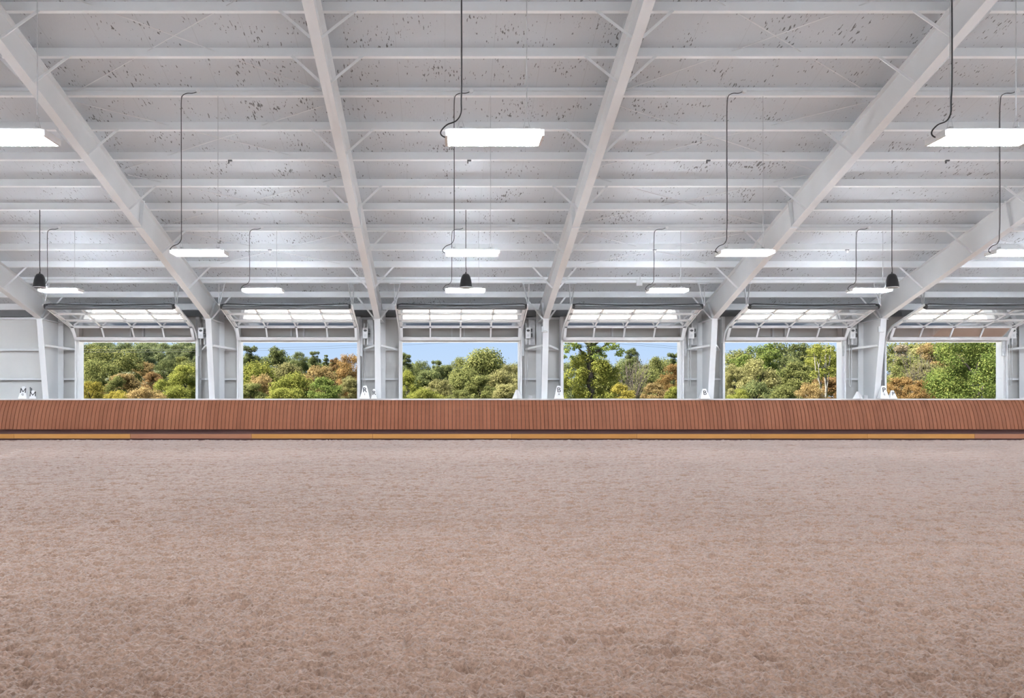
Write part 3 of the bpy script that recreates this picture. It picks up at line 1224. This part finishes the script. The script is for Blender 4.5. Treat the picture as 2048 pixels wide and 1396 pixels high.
Y2, Y3 = PUR * (2 + N0) + 0.02, PUR * (7 + N0) + 0.03
ROWS = [(Y3, 'farthest'), (Y2, 'second farthest'), (2 * RIDGE - Y2, 'nearest'), (2 * RIDGE - Y3, 'overhead')]
SEEN = {'farthest': {2: 'leftmost, beside a black speaker', 3: 'second from left', 4: 'middle one, under a black speaker', 5: 'fourth from left', 6: 'rightmost, beside a black speaker'},
        'second farthest': {3: 'leftmost, in front of a rafter', 4: 'middle one', 5: 'third from left', 6: 'rightmost, cut by photo edge'},
        'nearest': {3: 'leftmost, cut by photo edge', 4: 'middle one, above the middle door', 5: 'rightmost, cut by photo edge'},
        'overhead': {}}
for yl, rn in ROWS:
    ztop = zp(yl) - LZ
    f = make_fixture(ztop, '_outer' if rn in ('farthest', 'overhead') else '')
    b = MB()
    b.tube(cord_path(ztop, 0.0, -.05), 0.0085, 6)
    b.build('power_cord', M['black'], f)
    b = MB()
    b.lathe([(.001, 0), (.045, 0), (.045, .05), (.001, .05)], 12)
    jb = b.build('junction_box', M['housing'], f, loc=(-.02, -.01, ztop + .10))
    jb.rotation_euler = (R(90), 0, 0)
    first = True
    for i, bx in enumerate(BAY_X):
        o = f if first else copy_tree(f)
        first = False
        o.location = (bx + 0.01, yl, LZ)
        which = SEEN[rn].get(i)
        if which:
            lab = 'hanging LED light of the %s row, %s' % (rn, which)
        else:
            ordw = ['first', 'second', 'third', 'fourth', 'fifth', 'sixth', 'seventh', 'eighth', 'ninth', 'tenth']
            seen = sorted(SEEN[rn])
            if not seen:
                lab = 'LED light over the camera, %s from the left gable' % ordw[i]
            elif i < seen[0]:
                lab = 'LED light of the %s row, %s beyond the left edge' % (rn, ordw[seen[0] - i - 1])
            else:
                lab = 'LED light of the %s row, %s beyond the right edge' % (rn, ordw[i - seen[-1] - 1])
        tag(o, lab, 'light', 'hanging LED lights, %s row' % rn)

# ---------------------------------------------------------------- pendant speakers
ys = PUR * (6 + N0) + 0.03
def make_speaker():
    root = empty('pendant_speaker', (0, 0, 0))
    prof = [(.001, .40), (.05, .395), (.09, .37), (.125, .31), (.15, .22), (.168, .12), (.178, .04), (.178, .0), (.165, -.008)]
    b = MB()
    b.lathe(prof, 24)
    b.build('shell', M['black'], root, smooth=True)
    b = MB()
    b.lathe([(.184, .012), (.186, -.012), (.165, -.014), (.165, -.004)], 24)
    b.build('rim', M['galv'], root)
    b = MB()
    b.lathe([(.168, -.006), (.12, -.02), (.001, -.028)], 24)
    b.build('grille', M['dark_tube'], root, smooth=True)
    b = MB()
    b.tube([(0, 0, .39), (.01, 0, .5), (-.004, 0, .62), (0, 0, zp(ys) + .02 - 4.69)], .011, 6)
    b.build('cable', M['black'], root)
    b = MB()
    b.tube([(0, 0, .39), (0, 0, .44)], .02, 8)
    b.build('eyelet', M['black'], root)
    return root


sp = make_speaker()
for k, (bi, lab) in enumerate(((2, 'at the left edge of the photo'), (4, 'over the middle door'), (6, 'in front of a right-hand rafter'))):
    o = sp if k == 0 else copy_tree(sp)
    o.location = (BAY_X[bi] + 0.0, ys, 4.69)
    tag(o, 'black bullet-shaped pendant speaker hanging ' + lab, 'speaker', 'black pendant speakers')

# small sensors hanging from a purlin, one in each bay
yq = PUR * (8 + N0)
b = MB()
b.lathe([(.001, .0), (.03, .006), (.038, .03), (.038, .05), (.02, .06), (.02, .10)], 12)
sm = b.mesh('sensor', M['housing'], True)
for bi, lab in ((3, 'in the bay left of the middle'), (4, 'above the middle light of the second row'), (5, 'right of the middle, beside a light cord'), (6, 'in the right-hand bay, left of the pendant speaker')):
    o = empty('ceiling_sensor', (BAY_X[bi] + (-.05 if bi != 4 else .12), yq, zp(yq) - .10))
    link('dome', sm, o)
    c = MB()
    c.box(-.055, .055, -.03, .03, .085, .10)
    c.build('bracket', M['dark_tube'], o)
    tag(o, 'tiny white sensor under a purlin ' + lab, 'sensor', 'ceiling sensors')

# pale grey box under the purlins
ya = PUR * (9.9 + N0)
root = empty('access_point', (mx(1278, ya), ya - .05, zp(ya) - .17))
b = MB()
b.box(-.10, .10, -.03, .03, 0, .20)
b.build('case', M['grey_box'], root)
b = MB()
b.bar((.02, 0, .2), (.02, 0, .32), .03, .02, (0, 1, 0))
b.build('bracket', M['galv'], root)
tag(root, 'square pale grey box under the roof above the fourth door', 'electrical box')
# small beacon on column four
root = empty('column_light', (FRAME_X[5] - 0.03, 27.12, 3.92))
b = MB()
b.lathe([(.001, .05), (.05, .045), (.09, .02), (.10, 0), (.06, -.02), (.001, -.03)], 14)
b.build('lens', M['housing'], root, smooth=True)
b = MB()
b.box(-.12, -.06, -.03, .03, 0, .2)
b.build('bracket', M['galv'], root)
tag(root, 'small white round lamp on the fourth column', 'lamp')
root = empty('column_light', (FRAME_X[7] - 0.03, 27.16, 3.92))
for ch in [c for c in bpy.data.objects if c.parent and c.parent.name == 'column_light']:
    c = ch.copy()
    COL.objects.link(c)
    c.parent = root
tag(root, 'small white round lamp on the sixth column', 'lamp')

# ---------------------------------------------------------------- outside: ground, hill, trees, wires
def terrain(x, y):
    h = 0.0
    d = max(0.0, y - 75)
    left = 1 / (1 + math.exp((x + 42 + (y - 75) * .10) / 9))
    h += d * 0.055 * left
    h += max(0, y - 80) * 0.006
    return h


g = MB()
nx, ny = 50, 40
for j in range(ny + 1):
    for i in range(nx + 1):
        x = -190 + 380 * i / nx
        y = WALL_Y + 0.06 + 290 * (j / ny) ** 1.3
        g.v.append((x, y, terrain(x, y) - 0.02))
for j in range(ny):
    for i in range(nx):
        a = j * (nx + 1) + i
        g.f.append((a, a + 1, a + nx + 2, a + nx + 1))
gr = g.build('meadow_ground', M['ground'], smooth=True)
tag(gr, 'grassy ground rising to a wooded hill outside', 'ground', kind='structure')


b = MB()
b.box(-60, 70, WALL_Y + 0.10, WALL_Y + 12.5, -0.2, 0.012)
ap = b.build('gravel_apron', M['apron'])
tag(ap, 'pale gravel apron along the outside of the doors', 'pavement', kind='structure')


def blob_leaves(blobs, n, size, seed, fill=0.25):
    """leaf quads on and in a cloud of ellipsoids"""
    rg = np.random.default_rng(seed)
    bl = np.array(blobs, float)
    area = bl[:, 3] * bl[:, 4] + bl[:, 3] * bl[:, 5] + bl[:, 4] * bl[:, 5]
    idx = rg.choice(len(bl), n, p=area / area.sum())
    d = rg.normal(size=(n, 3))
    d /= np.linalg.norm(d, axis=1)[:, None]
    rad = np.where(rg.random(n) < fill, rg.random(n) ** .5, 1 + rg.normal(0, .20, n))
    c = bl[idx, :3] + d * bl[idx, 3:] * rad[:, None]
    # leaf frame: roughly facing outward and up, with scatter
    nn = d + rg.normal(0, .55, (n, 3)) + np.array([0, 0, .35])
    nn /= np.linalg.norm(nn, axis=1)[:, None]
    t = np.cross(nn, rg.normal(size=(n, 3)))
    t /= np.linalg.norm(t, axis=1)[:, None]
    u = np.cross(nn, t)
    s = size * (0.6 + .8 * rg.random(n))[:, None]
    l, w = t * s, u * s * 0.55
    v = np.stack([c - l, c + w, c + l, c - w], 1).reshape(-1, 3)
    return v


def leaf_mesh(name, v):
    n = len(v) // 4
    me = bpy.data.meshes.new(name)
    me.vertices.add(n * 4)
    me.vertices.foreach_set('co', v.astype(np.float32).ravel())
    me.loops.add(n * 4)
    me.loops.foreach_set('vertex_index', np.arange(n * 4, dtype=np.int32))
    me.polygons.add(n)
    me.polygons.foreach_set('loop_start', np.arange(0, n * 4, 4, dtype=np.int32))
    me.materials.append(None)
    me.update(calc_edges=True)
    return me


def crown_blobs(kind, A, seed):
    """ellipsoids of a crown with radius 1 and height A"""
    rg = random.Random(seed)
    bl = []
    n = {'round': 46, 'shrub': 46, 'ragged': 34, 'spread': 50}[kind]
    n = int(n * (0.6 + 0.4 * A))
    for k in range(n):
        a = rg.uniform(0, 6.283)
        z = rg.uniform(0.04, 0.94)
        if kind == 'round':
            env = math.sqrt(max(0.03, 1 - abs((z - .42) / .58) ** 2.2))
            s = rg.uniform(.14, .30)
        elif kind == 'shrub':
            env = math.sqrt(max(0.03, 1 - z ** 2.0)) if A < 1.4 else math.sqrt(max(0.03, 1 - z ** 3.0))
            s = rg.uniform(.12, .28)
        elif kind == 'ragged':
            env = (1 - .5 * z) * rg.uniform(.6, 1.1)
            s = rg.uniform(.09, .22)
        else:
            env = 0.62 + .42 * math.sin(z * 2.9)
            s = rg.uniform(.10, .24)
        r = max(0, env - s * .6) * math.sqrt(rg.uniform(.12, 1.0))
        bl.append((r * math.cos(a), r * math.sin(a), max(s * .5, z * A - s * .3), s, s, s * rg.uniform(.65, .95)))
    return bl


ASPECT = (0.9, 1.5, 2.3, 3.3)
CROWN = {}


def crown(kind, A, var, size=.040, n=None):
    k = min(range(4), key=lambda q: abs(math.log(ASPECT[q] / A)))
    key = (kind, k, var % 2, size)
    if key not in CROWN:
        a = ASPECT[k]
        cnt = n or int({'round': 12500, 'shrub': 12500, 'ragged': 8000, 'spread': 12500}[kind] * (0.55 + 0.45 * a))
        CROWN[key] = leaf_mesh('crown_' + kind, blob_leaves(crown_blobs(kind, a, 11 * (var % 2) + len(kind) + 5 * k), cnt, size, var + 5))
    return CROWN[key], ASPECT[k]


def trunk_mesh(mat, seed, branches=7, thick=.075):
    """unit tree skeleton: radius about 1, height 1"""
    rg = random.Random(seed)
    b = MB()
    pts = [(rg.uniform(-.03, .03) * k, rg.uniform(-.03, .03) * k, .17 * k) for k in range(6)]
    b.tube(pts, [thick * (1 - .14 * k) for k in range(6)], 7)
    for k in range(branches):
        i = rg.randint(1, 4)
        p = Vector(pts[i])
        a = rg.uniform(0, 6.283)
        L = rg.uniform(.4, .8)
        m = p + Vector((math.cos(a) * L * .5, math.sin(a) * L * .5, .16))
        q = p + Vector((math.cos(a) * L, math.sin(a) * L, rg.uniform(.22, .42)))
        b.tube([p, m, q], [thick * .5, thick * .32, thick * .12], 5)
    return b.mesh('trunk', M[mat], True)


TRUNK = {m: trunk_mesh(m, 3) for m in ('bark', 'pale_bark', 'grey_bark')}


def tree(name, label, px, ytop, D, wpx, kind, leaf, var=0, zbase=None, clear=0.12, trunk='bark', ztop=None, group=None, cat='tree', squash=1.0, leafsize=.032, nleaf=None):
    """a tree whose crown spans wpx photo pixels at depth D and reaches ytop"""
    x = (px - VPX) / F_PX * D
    zt = CAM_H + (VPY - ytop) / F_PX * D if ztop is None else ztop
    zg = terrain(x, D)
    rad = wpx / 2 / F_PX * D
    h = zt - zg
    if clear > 0:
        clear = max(clear, 1 - 2.7 * rad / h)
    root = empty(name, (x, D, zg))
    t = link('trunk', TRUNK[trunk], root)
    t.scale = (rad * .42, rad * .42, h * .75)
    cm, asp = crown(kind, h * (1 - clear) / rad, var, leafsize, nleaf)
    c = link('crown', cm, root)
    c.location = (0, 0, h * clear)
    c.scale = (rad, rad * squash, h * (1 - clear) / asp)
    c.rotation_euler = (0, 0, (px * 0.37) % 6.28)
    c.material_slots[0].link = 'OBJECT'
    c.material_slots[0].material = LEAF[leaf]
    tag(root, label, cat, group)
    return root


G = {1: 'leftmost door', 2: 'second door from left', 3: 'middle-left door with the treeline', 4: 'fourth door from left', 5: 'fifth door from left', 6: 'rightmost door'}
T = [
    # door 1
    ('forest_tree', 'green hill tree at the top left of the leftmost door view', 178, 688, 200, 60, 'round', 'olive', 0),
    ('forest_tree', 'dark green hill tree right of centre in the leftmost door view', 285, 688, 215, 52, 'round', 'forest', 1),
    ('forest_tree', 'green hilltop tree above the orange shrubs in the leftmost door view', 322, 684, 235, 50, 'round', 'forest', 2),
    ('forest_tree', 'hilltop tree second from the right in the leftmost door view', 354, 687, 225, 46, 'round', 'forest', 0),
    ('forest_tree', 'hilltop tree at the right jamb of the leftmost door view', 386, 690, 210, 46, 'round', 'forest', 1),
    ('forest_tree', 'hazy hill tree topping the leftmost door view', 250, 683, 245, 56, 'round', 'forest', 2),
    ('forest_tree', 'brownish hill tree over the right shrubs of the leftmost door', 362, 712, 170, 42, 'round', 'olive', 1),
    ('oak_tree', 'large grey-green oak filling the left of the leftmost door view', 222, 696, 105, 112, 'spread', 'olive', 0),
    ('forest_tree', 'dark green round tree behind the russet shrub in the leftmost door', 335, 718, 140, 52, 'round', 'dark', 0),
    ('field_tree', 'tan leaved small tree right of the oak in the leftmost door', 290, 722, 120, 46, 'round', 'tan', 1),
    ('shrub', 'russet shrub in the middle of the leftmost door view', 305, 742, 82, 44, 'shrub', 'rust', 0),
    ('shrub', 'orange-tan shrub low in the centre of the leftmost door view', 245, 745, 74, 66, 'shrub', 'tan', 1),
    ('shrub', 'olive shrub among orange ones in the leftmost door view', 232, 750, 66, 44, 'shrub', 'olive', 2),
    ('shrub', 'bright yellow shrub in the bottom left corner of the leftmost door', 183, 761, 58, 56, 'shrub', 'yellow', 0),
    ('shrub', 'yellow-green tall shrub at the right of the leftmost door view', 372, 727, 70, 64, 'shrub', 'lime', 1),
    ('shrub', 'pale green shrub before the russet one in the leftmost door', 330, 757, 64, 52, 'shrub', 'lime', 2),
    ('shrub', 'low yellow-orange shrub along the sill of the leftmost door', 290, 775, 50, 76, 'shrub', 'tan', 0),
    ('shrub', 'low lime shrub along the sill at right of the leftmost door', 352, 772, 55, 70, 'shrub', 'lime', 0),
    ('shrub', 'low yellow shrub along the sill left of centre in the leftmost door', 236, 782, 53, 60, 'shrub', 'yellow', 2),
    # door 2
    ('field_tree', 'ragged dark tree at the left jamb of the second door view', 503, 687, 125, 58, 'ragged', 'dark', 0),
    ('field_tree', 'tall olive tree left of the sky gap in the second door view', 556, 691, 120, 66, 'ragged', 'dark', 1),
    ('field_tree', 'dark rounded tree right of the centre in the second door view', 600, 702, 130, 34, 'round', 'dark', 2),
    ('field_tree', 'thin sparse tree against the sky in the second door view', 628, 700, 118, 36, 'ragged', 'dark', 2),
    ('field_tree', 'small dark crown against the sky beside the orange tree', 651, 708, 128, 20, 'ragged', 'dark', 0),
    ('field_tree', 'rust-tinged small tree left of the orange tree', 668, 714, 110, 36, 'ragged', 'rust', 1),
    ('maple_tree', 'orange autumn tree at the right of the second door view', 700, 706, 90, 58, 'round', 'orange', 0),
    ('shrub', 'olive-yellow thicket at the left in the second door view', 515, 724, 80, 86, 'shrub', 'lime', 0),
    ('shrub', 'olive thicket in the middle of the second door view', 575, 726, 92, 80, 'shrub', 'pale', 1),
    ('shrub', 'brownish thicket right of centre in the second door view', 640, 730, 82, 74, 'shrub', 'tan', 2),
    ('shrub', 'orange-tipped rounded shrub low left in the second door view', 522, 750, 62, 72, 'shrub', 'tan', 0),
    ('shrub', 'grey-green shrub in the bottom left corner of the second door', 505, 764, 54, 60, 'shrub', 'olive', 1),
    ('shrub', 'yellow-green shrub beside the vivid green bush', 588, 746, 60, 84, 'shrub', 'lime', 2),
    ('bush', 'vivid green leafy bush low right of centre in the second door', 651, 752, 50, 68, 'shrub', 'green', 0),
    ('shrub', 'pale tan shrub at the right jamb of the second door view', 702, 748, 58, 46, 'shrub', 'pale', 1),
    ('shrub', 'low olive shrub at the sill centre of the second door', 566, 775, 50, 70, 'shrub', 'lime', 1),
    # door 3
    ('field_tree', 'dark leafy tree at the left jamb of the third door view', 812, 704, 95, 40, 'ragged', 'dark', 1),
    ('field_tree', 'dark green tree left in the treeline of the third door', 843, 720, 105, 44, 'round', 'dark', 0),
    ('field_tree', 'dark pointed tree in the treeline of the third door', 872, 717, 110, 44, 'ragged', 'dark', 2),
    ('field_tree', 'low green tree in the dip of the treeline', 895, 728, 112, 40, 'round', 'dark', 1),
    ('maple_tree', 'tall olive-brown tree against the sky right of the middle', 968, 697, 95, 112, 'round', 'olive', 1),
    ('field_tree', 'olive tree left shoulder of the tall tree in the third door', 925, 713, 100, 52, 'round', 'olive', 2),
    ('field_tree', 'golden tree at the right jamb of the third door view', 1022, 726, 88, 50, 'round', 'pale', 0),
    ('shrub', 'dark green shrub mass left of centre in the third door', 862, 738, 76, 74, 'shrub', 'dark', 1),
    ('shrub', 'olive shrub mass under the tall tree', 930, 735, 80, 76, 'shrub', 'olive', 0),
    ('shrub', 'olive-yellow shrub mass right of centre in the third door', 1002, 742, 74, 84, 'shrub', 'pale', 2),
    ('bush', 'lime bush climbing the left jamb of the third door', 818, 738, 52, 48, 'shrub', 'lime', 0),
    ('shrub', 'tan-yellow shrub low left of centre in the third door', 878, 757, 56, 62, 'shrub', 'pale', 0),
    ('shrub', 'grey-green rounded shrub low in the middle of the third door', 962, 748, 56, 66, 'shrub', 'olive', 1),
    ('shrub', 'low lime shrub at the sill of the third door', 850, 777, 48, 76, 'shrub', 'lime', 2),
    ('shrub', 'low pale olive shrub at the right sill of the third door', 1015, 766, 52, 60, 'shrub', 'pale', 1),
    ('shrub', 'low dull green shrub at the sill under the grey-green shrub', 918, 778, 46, 56, 'shrub', 'olive', 2),
    # door 4
    ('field_tree', 'thin leafy tree rising behind the bare branches', 1262, 694, 100, 44, 'ragged', 'dark', 1),
    ('field_tree', 'olive tree in the treeline right of the bare branches', 1305, 712, 100, 52, 'round', 'olive', 0),
    ('field_tree', 'ragged dark topped tree at the right jamb of the fourth door', 1350, 702, 92, 46, 'ragged', 'dark', 2),
    ('field_tree', 'orange-brown tree at the right of the fourth door view', 1346, 726, 76, 54, 'round', 'orange', 1),
    ('shrub', 'olive thicket behind the bare branches in the fourth door', 1298, 736, 80, 72, 'shrub', 'olive', 2),
    ('shrub', 'olive thicket hidden behind the ivy trunk in the fourth door', 1215, 735, 84, 80, 'shrub', 'olive', 1),
    ('shrub', 'brown brush low right of centre in the fourth door', 1312, 764, 58, 60, 'shrub', 'tan', 0),
    ('shrub', 'lime shrub in the bottom right corner of the fourth door', 1352, 771, 50, 44, 'shrub', 'lime', 1),
    ('shrub', 'yellow shrub at the foot of the bare branches', 1245, 764, 48, 56, 'shrub', 'yellow', 0),
    # door 5
    ('field_tree', 'dark green tree arching over the left of the fifth door view', 1510, 684, 88, 92, 'spread', 'green', 0),
    ('field_tree', 'green tree in the upper middle of the fifth door view', 1580, 684, 92, 84, 'spread', 'dark', 1),
    ('field_tree', 'yellow-leaved tree at upper right of the fifth door view', 1652, 684, 80, 66, 'spread', 'lime', 2),
    ('shrub', 'pale cream-flowered shrub in the middle of the fifth door', 1518, 716, 66, 76, 'shrub', 'pale', 0),
    ('shrub', 'olive shrub left jamb of the fifth door view', 1470, 724, 66, 54, 'shrub', 'pale', 1),
    ('shrub', 'light olive shrub behind the birch in the fifth door', 1600, 720, 76, 80, 'shrub', 'olive', 2),
    ('shrub', 'dark green bush low left of centre in the fifth door', 1512, 763, 52, 72, 'shrub', 'dark', 0),
    ('shrub', 'yellow-green low bush at the left sill of the fifth door', 1476, 776, 47, 48, 'shrub', 'lime', 2),
    ('shrub', 'lime bush low in the centre of the fifth door', 1570, 770, 50, 68, 'shrub', 'olive', 1),
    ('shrub', 'reddish brown brush at the right of the fifth door', 1652, 752, 56, 66, 'shrub', 'rust', 1),
    ('shrub', 'brown-olive brush low right of centre in the fifth door', 1622, 764, 45, 56, 'shrub', 'tan', 2),
    # door 6
    ('field_tree', 'grey-tan brushy tree at the upper left of the rightmost door', 1810, 684, 86, 72, 'ragged', 'grey', 0),
    ('field_tree', 'tan bare-topped tree in the upper middle of the rightmost door', 1858, 684, 90, 70, 'ragged', 'tan', 1),
    ('shrub', 'olive thicket left of centre in the rightmost door', 1818, 708, 72, 84, 'shrub', 'olive', 0),
    ('shrub', 'grey twiggy thicket in the middle of the rightmost door', 1848, 722, 66, 62, 'shrub', 'pale', 1),
    ('shrub', 'orange shrub in the bottom left corner of the rightmost door', 1800, 752, 54, 66, 'shrub', 'orange', 2),
    ('shrub', 'orange-yellow shrub low in the middle of the rightmost door', 1852, 757, 52, 62, 'shrub', 'orange', 0),
    ('shrub', 'golden shrub beside the big green tree', 1878, 732, 60, 42, 'shrub', 'pale', 2),
    ('maple_tree', 'big dense green tree filling the right of the rightmost door', 1950, 660, 48, 160, 'round', 'green', 0),
    # rows behind that close the view
    ('forest_tree', 'distant hazy hill tree over the oak in the leftmost door', 205, 681, 262, 74, 'round', 'forest', 1),
    ('forest_tree', 'distant hazy hill tree at the top centre of the leftmost door', 295, 681, 264, 74, 'round', 'forest', 0),
    ('forest_tree', 'distant hazy hill tree at the top right of the leftmost door', 372, 682, 258, 74, 'round', 'forest', 1),
    ('thicket_tree', 'olive thicket behind the oak in the leftmost door', 195, 720, 92, 80, 'round', 'olive', 2),
    ('thicket_tree', 'green thicket behind the right shrubs of the leftmost door', 385, 722, 96, 70, 'round', 'olive', 0),
    ('thicket_tree', 'dark thicket at the left back of the second door view', 497, 710, 138, 84, 'round', 'dark', 1),
    ('thicket_tree', 'dark thicket at the centre back of the second door view', 560, 706, 142, 90, 'round', 'dark', 0),
    ('thicket_tree', 'dark thicket behind the thin tree of the second door', 622, 716, 145, 84, 'round', 'dark', 2),
    ('thicket_tree', 'brown-green thicket left of the orange tree', 676, 722, 135, 84, 'round', 'olive', 1),
    ('thicket_tree', 'dark thicket at the left back of the third door view', 822, 726, 135, 80, 'round', 'dark', 1),
    ('thicket_tree', 'dark thicket in the dip at the back of the third door', 886, 730, 140, 90, 'round', 'dark', 2),
    ('thicket_tree', 'olive thicket at the centre back of the third door', 955, 722, 132, 90, 'round', 'olive', 0),
    ('thicket_tree', 'olive thicket at the right back of the third door', 1028, 728, 130, 80, 'round', 'olive', 2),
    ('thicket_tree', 'dark thicket behind the ivy trunk', 1170, 716, 125, 120, 'round', 'dark', 0),
    ('thicket_tree', 'dark thicket behind the bare branches of the fourth door', 1256, 716, 130, 84, 'round', 'dark', 1),
    ('thicket_tree', 'olive thicket at the right back of the fourth door', 1330, 718, 128, 90, 'round', 'olive', 2),
    ('thicket_tree', 'green thicket at the left back of the fifth door', 1478, 700, 120, 100, 'round', 'olive', 1),
    ('thicket_tree', 'green thicket at the centre back of the fifth door', 1560, 686, 125, 110, 'round', 'dark', 2),
    ('thicket_tree', 'olive thicket at the right back of the fifth door', 1645, 690, 118, 110, 'round', 'olive', 0),
    ('thicket_tree', 'olive thicket at the left back of the rightmost door', 1800, 680, 116, 110, 'round', 'olive', 2),
    ('thicket_tree', 'tan thicket at the centre back of the rightmost door', 1872, 678, 112, 110, 'round', 'pale', 0),
    ('thicket_tree', 'green thicket behind the big green tree', 1945, 684, 120, 120, 'round', 'green', 1),
]
placed = [((1181 - VPX) / F_PX * 44, 44.0, 2.4), ((1264 - VPX) / F_PX * 52, 52.0, 1.2), ((1648 - VPX) / F_PX * 58, 58.0, 1.0), ((1830 - VPX) / F_PX * 68, 68.0, 1.9)]
for i, (nm, lab, px, yt, D, wpx, kind, leaf, var) in enumerate(sorted(T, key=lambda q: q[4])):
    low = kind == 'shrub'
    cat = {'shrub': 'shrub', 'bush': 'bush'}.get(nm, 'tree')
    wpx *= 1.28 if low else 1.15
    while True:                              # step back until clear of those in front
        x, r = (px - VPX) / F_PX * D, wpx / 2 / F_PX * D * 1.04
        if all((x - q[0]) ** 2 + (D - q[1]) ** 2 > ((r + q[2]) * 1.03) ** 2 for q in placed) and not (abs(D - 62) < r + .8 and yt < 725):
            break
        D += 0.75
    placed.append((x, D, r * 1.06))
    big = wpx > 130
    tree(nm, lab, px, yt, D, wpx, kind, leaf, var, clear=0.0 if low else 0.10,
         group=('shrubs' if low else 'trees') + ' outside', cat=cat, trunk='grey_bark' if leaf in ('grey', 'tan') else 'bark',
         leafsize=.020 if big else .032, nleaf=32000 if big else None)

# ivy-covered tree close to the fourth door
D = 44.0
def wx(px, D=D):
    return (px - VPX) / F_PX * D
def wz(py, D=D):
    return CAM_H + (VPY - py) / F_PX * D
root = empty('ivy_tree', (wx(1181), D, 0))
b = MB()
b.tube([(0, 0, 0), (.03, 0, 1.5), (-.04, 0, 3.2), (.0, 0, 4.8), (.05, 0, 6.3)], [.24, .22, .19, .16, .13], 9)
for (dx, z0, dz, L) in ((1, 3.9, 1.3, 1.9), (-1, 3.6, 1.5, 1.4), (1, 4.5, .7, 1.2), (-1, 4.6, .6, 1.1)):
    b.tube([(0, 0, z0), (dx * L * .5, .1, z0 + dz * .6), (dx * L, .2, z0 + dz)], [.09, .06, .025], 6)
b.build('trunk', M['bark'], root, smooth=True)
rg = random.Random(4)
bl = []
for k in range(60):                          # curtain of leaves round the trunk
    px = rg.gauss(1180, 30)
    px = min(max(px, 1128), 1238)
    pyr = rg.uniform(705 + abs(px - 1180) * .35, 800)
    s = rg.uniform(.16, .36)
    if abs(px - 1181) < 9 and pyr < 765:
        px += 22 * rg.choice((-1, 1))
    bl.append((wx(px) - wx(1181), rg.uniform(-.5, .7), wz(pyr), s, s, s))
c = link('ivy', leaf_mesh('ivy', blob_leaves(bl, 15000, .052, 3)), root)
c.material_slots[0].link = 'OBJECT'
c.material_slots[0].material = LEAF['lime']
bl = []
for k in range(26):                          # darker ivy wrapping the stem
    z = .2 + k * .22
    bl.append((rg.uniform(-.12, .12), rg.uniform(-.15, .1), z, .22, .22, .2))
c = link('stem_ivy', leaf_mesh('stem_ivy', blob_leaves(bl, 4200, .05, 8)), root)
c.material_slots[0].link = 'OBJECT'
c.material_slots[0].material = LEAF['dark']
bl = []
for k in range(40):                          # thin canopy
    px = rg.uniform(1130, 1252)
    pyr = rg.uniform(672, 716)
    s = rg.uniform(.12, .26)
    bl.append((wx(px) - wx(1181), rg.uniform(-.8, .8), wz(pyr), s, s, s * .7))
c = link('canopy', leaf_mesh('canopy', blob_leaves(bl, 3600, .055, 12)), root)
c.material_slots[0].link = 'OBJECT'
c.material_slots[0].material = LEAF['green']
tag(root, 'ivy-covered tree trunk with yellow-green leaves in the fourth door', 'tree')


def bare(name, label, px, D, ytop, wpx, mat, n, seed, thick=.03, leaf=None, nl=0):
    x, zt = (px - VPX) / F_PX * D, CAM_H + (VPY - ytop) / F_PX * D
    rg = random.Random(seed)
    root = empty(name, (x, D, terrain(x, D)))
    b = MB()
    rad = wpx / 2 / F_PX * D
    tips = []
    for k in range(n):
        a = rg.uniform(-1, 1)
        pts = [Vector((a * .15 * rad, rg.uniform(-.2, .2) * rad, 0))]
        h = zt * rg.uniform(.7, 1.0)
        for j in range(1, 6):
            t = j / 5
            pts.append(Vector((a * rad * (t ** 1.3) + rg.uniform(-.06, .06) * rad, rg.uniform(-.3, .3) * rad * t, h * t)))
        b.tube(pts, [thick * (1 - .16 * j) for j in range(6)], 5)
        for j in (2, 3, 4):
            q = pts[j] + Vector((rg.uniform(-.4, .4) * rad, rg.uniform(-.3, .3) * rad, rg.uniform(.1, .3) * h))
            b.tube([pts[j], q], [thick * .45, thick * .15], 4)
            tips.append(q)
    b.build('branches', M[mat], root)
    if leaf:
        bl = [(t.x, t.y, t.z, .35, .35, .25) for t in tips]
        c = link('leaves', leaf_mesh('leaves', blob_leaves(bl, nl, .09, seed, .5)), root)
        c.material_slots[0].link = 'OBJECT'
        c.material_slots[0].material = LEAF[leaf]
    tag(root, label, 'tree')


bare('bare_shrub', 'bare grey-brown branching shrub in the fourth door view', 1264, 52, 712, 80, 'grey_bark', 44, 2, .024)
bare('birch_tree', 'pale-trunked tree with yellow leaves in the fifth door view', 1648, 58, 676, 44, 'pale_bark', 4, 5, .085, 'lime', 700)
bare('bare_shrub', 'grey twiggy brush at the upper left of the rightmost door', 1830, 68, 690, 80, 'grey_bark', 22, 9, .025)

# power wires over the meadow, with their pole behind the fourth column
D = 62.0
pole_x = (1092 - VPX) / F_PX * D
root = empty('power_line', (pole_x, D, 0))
b = MB()
b.tube([(0, 0, 0), (0, 0, 6.75)], [.14, .10], 8)
b.build('pole', M['grey_bark'], root)
b = MB()
b.bar((-.05, -.6, 6.5), (-.05, .6, 6.5), .1, .1)
b.build('cross_arm', M['grey_bark'], root)
for k, dy in enumerate((-.5, .5)):
    for s, xe, ze in ((-1, -45, 5.35), (1, 36, 4.6)):
        pts = []
        for j in range(17):
            t = j / 16
            pts.append((xe * t, dy, 6.55 + k * .25 + (ze - 6.55) * t - 0.5 * math.sin(math.pi * t)))
        b = MB()
        b.tube(pts, .007, 4)
        b.build('wire', M['black'], root)
tag(root, 'thin power wires crossing the sky beyond the doors', 'power line')
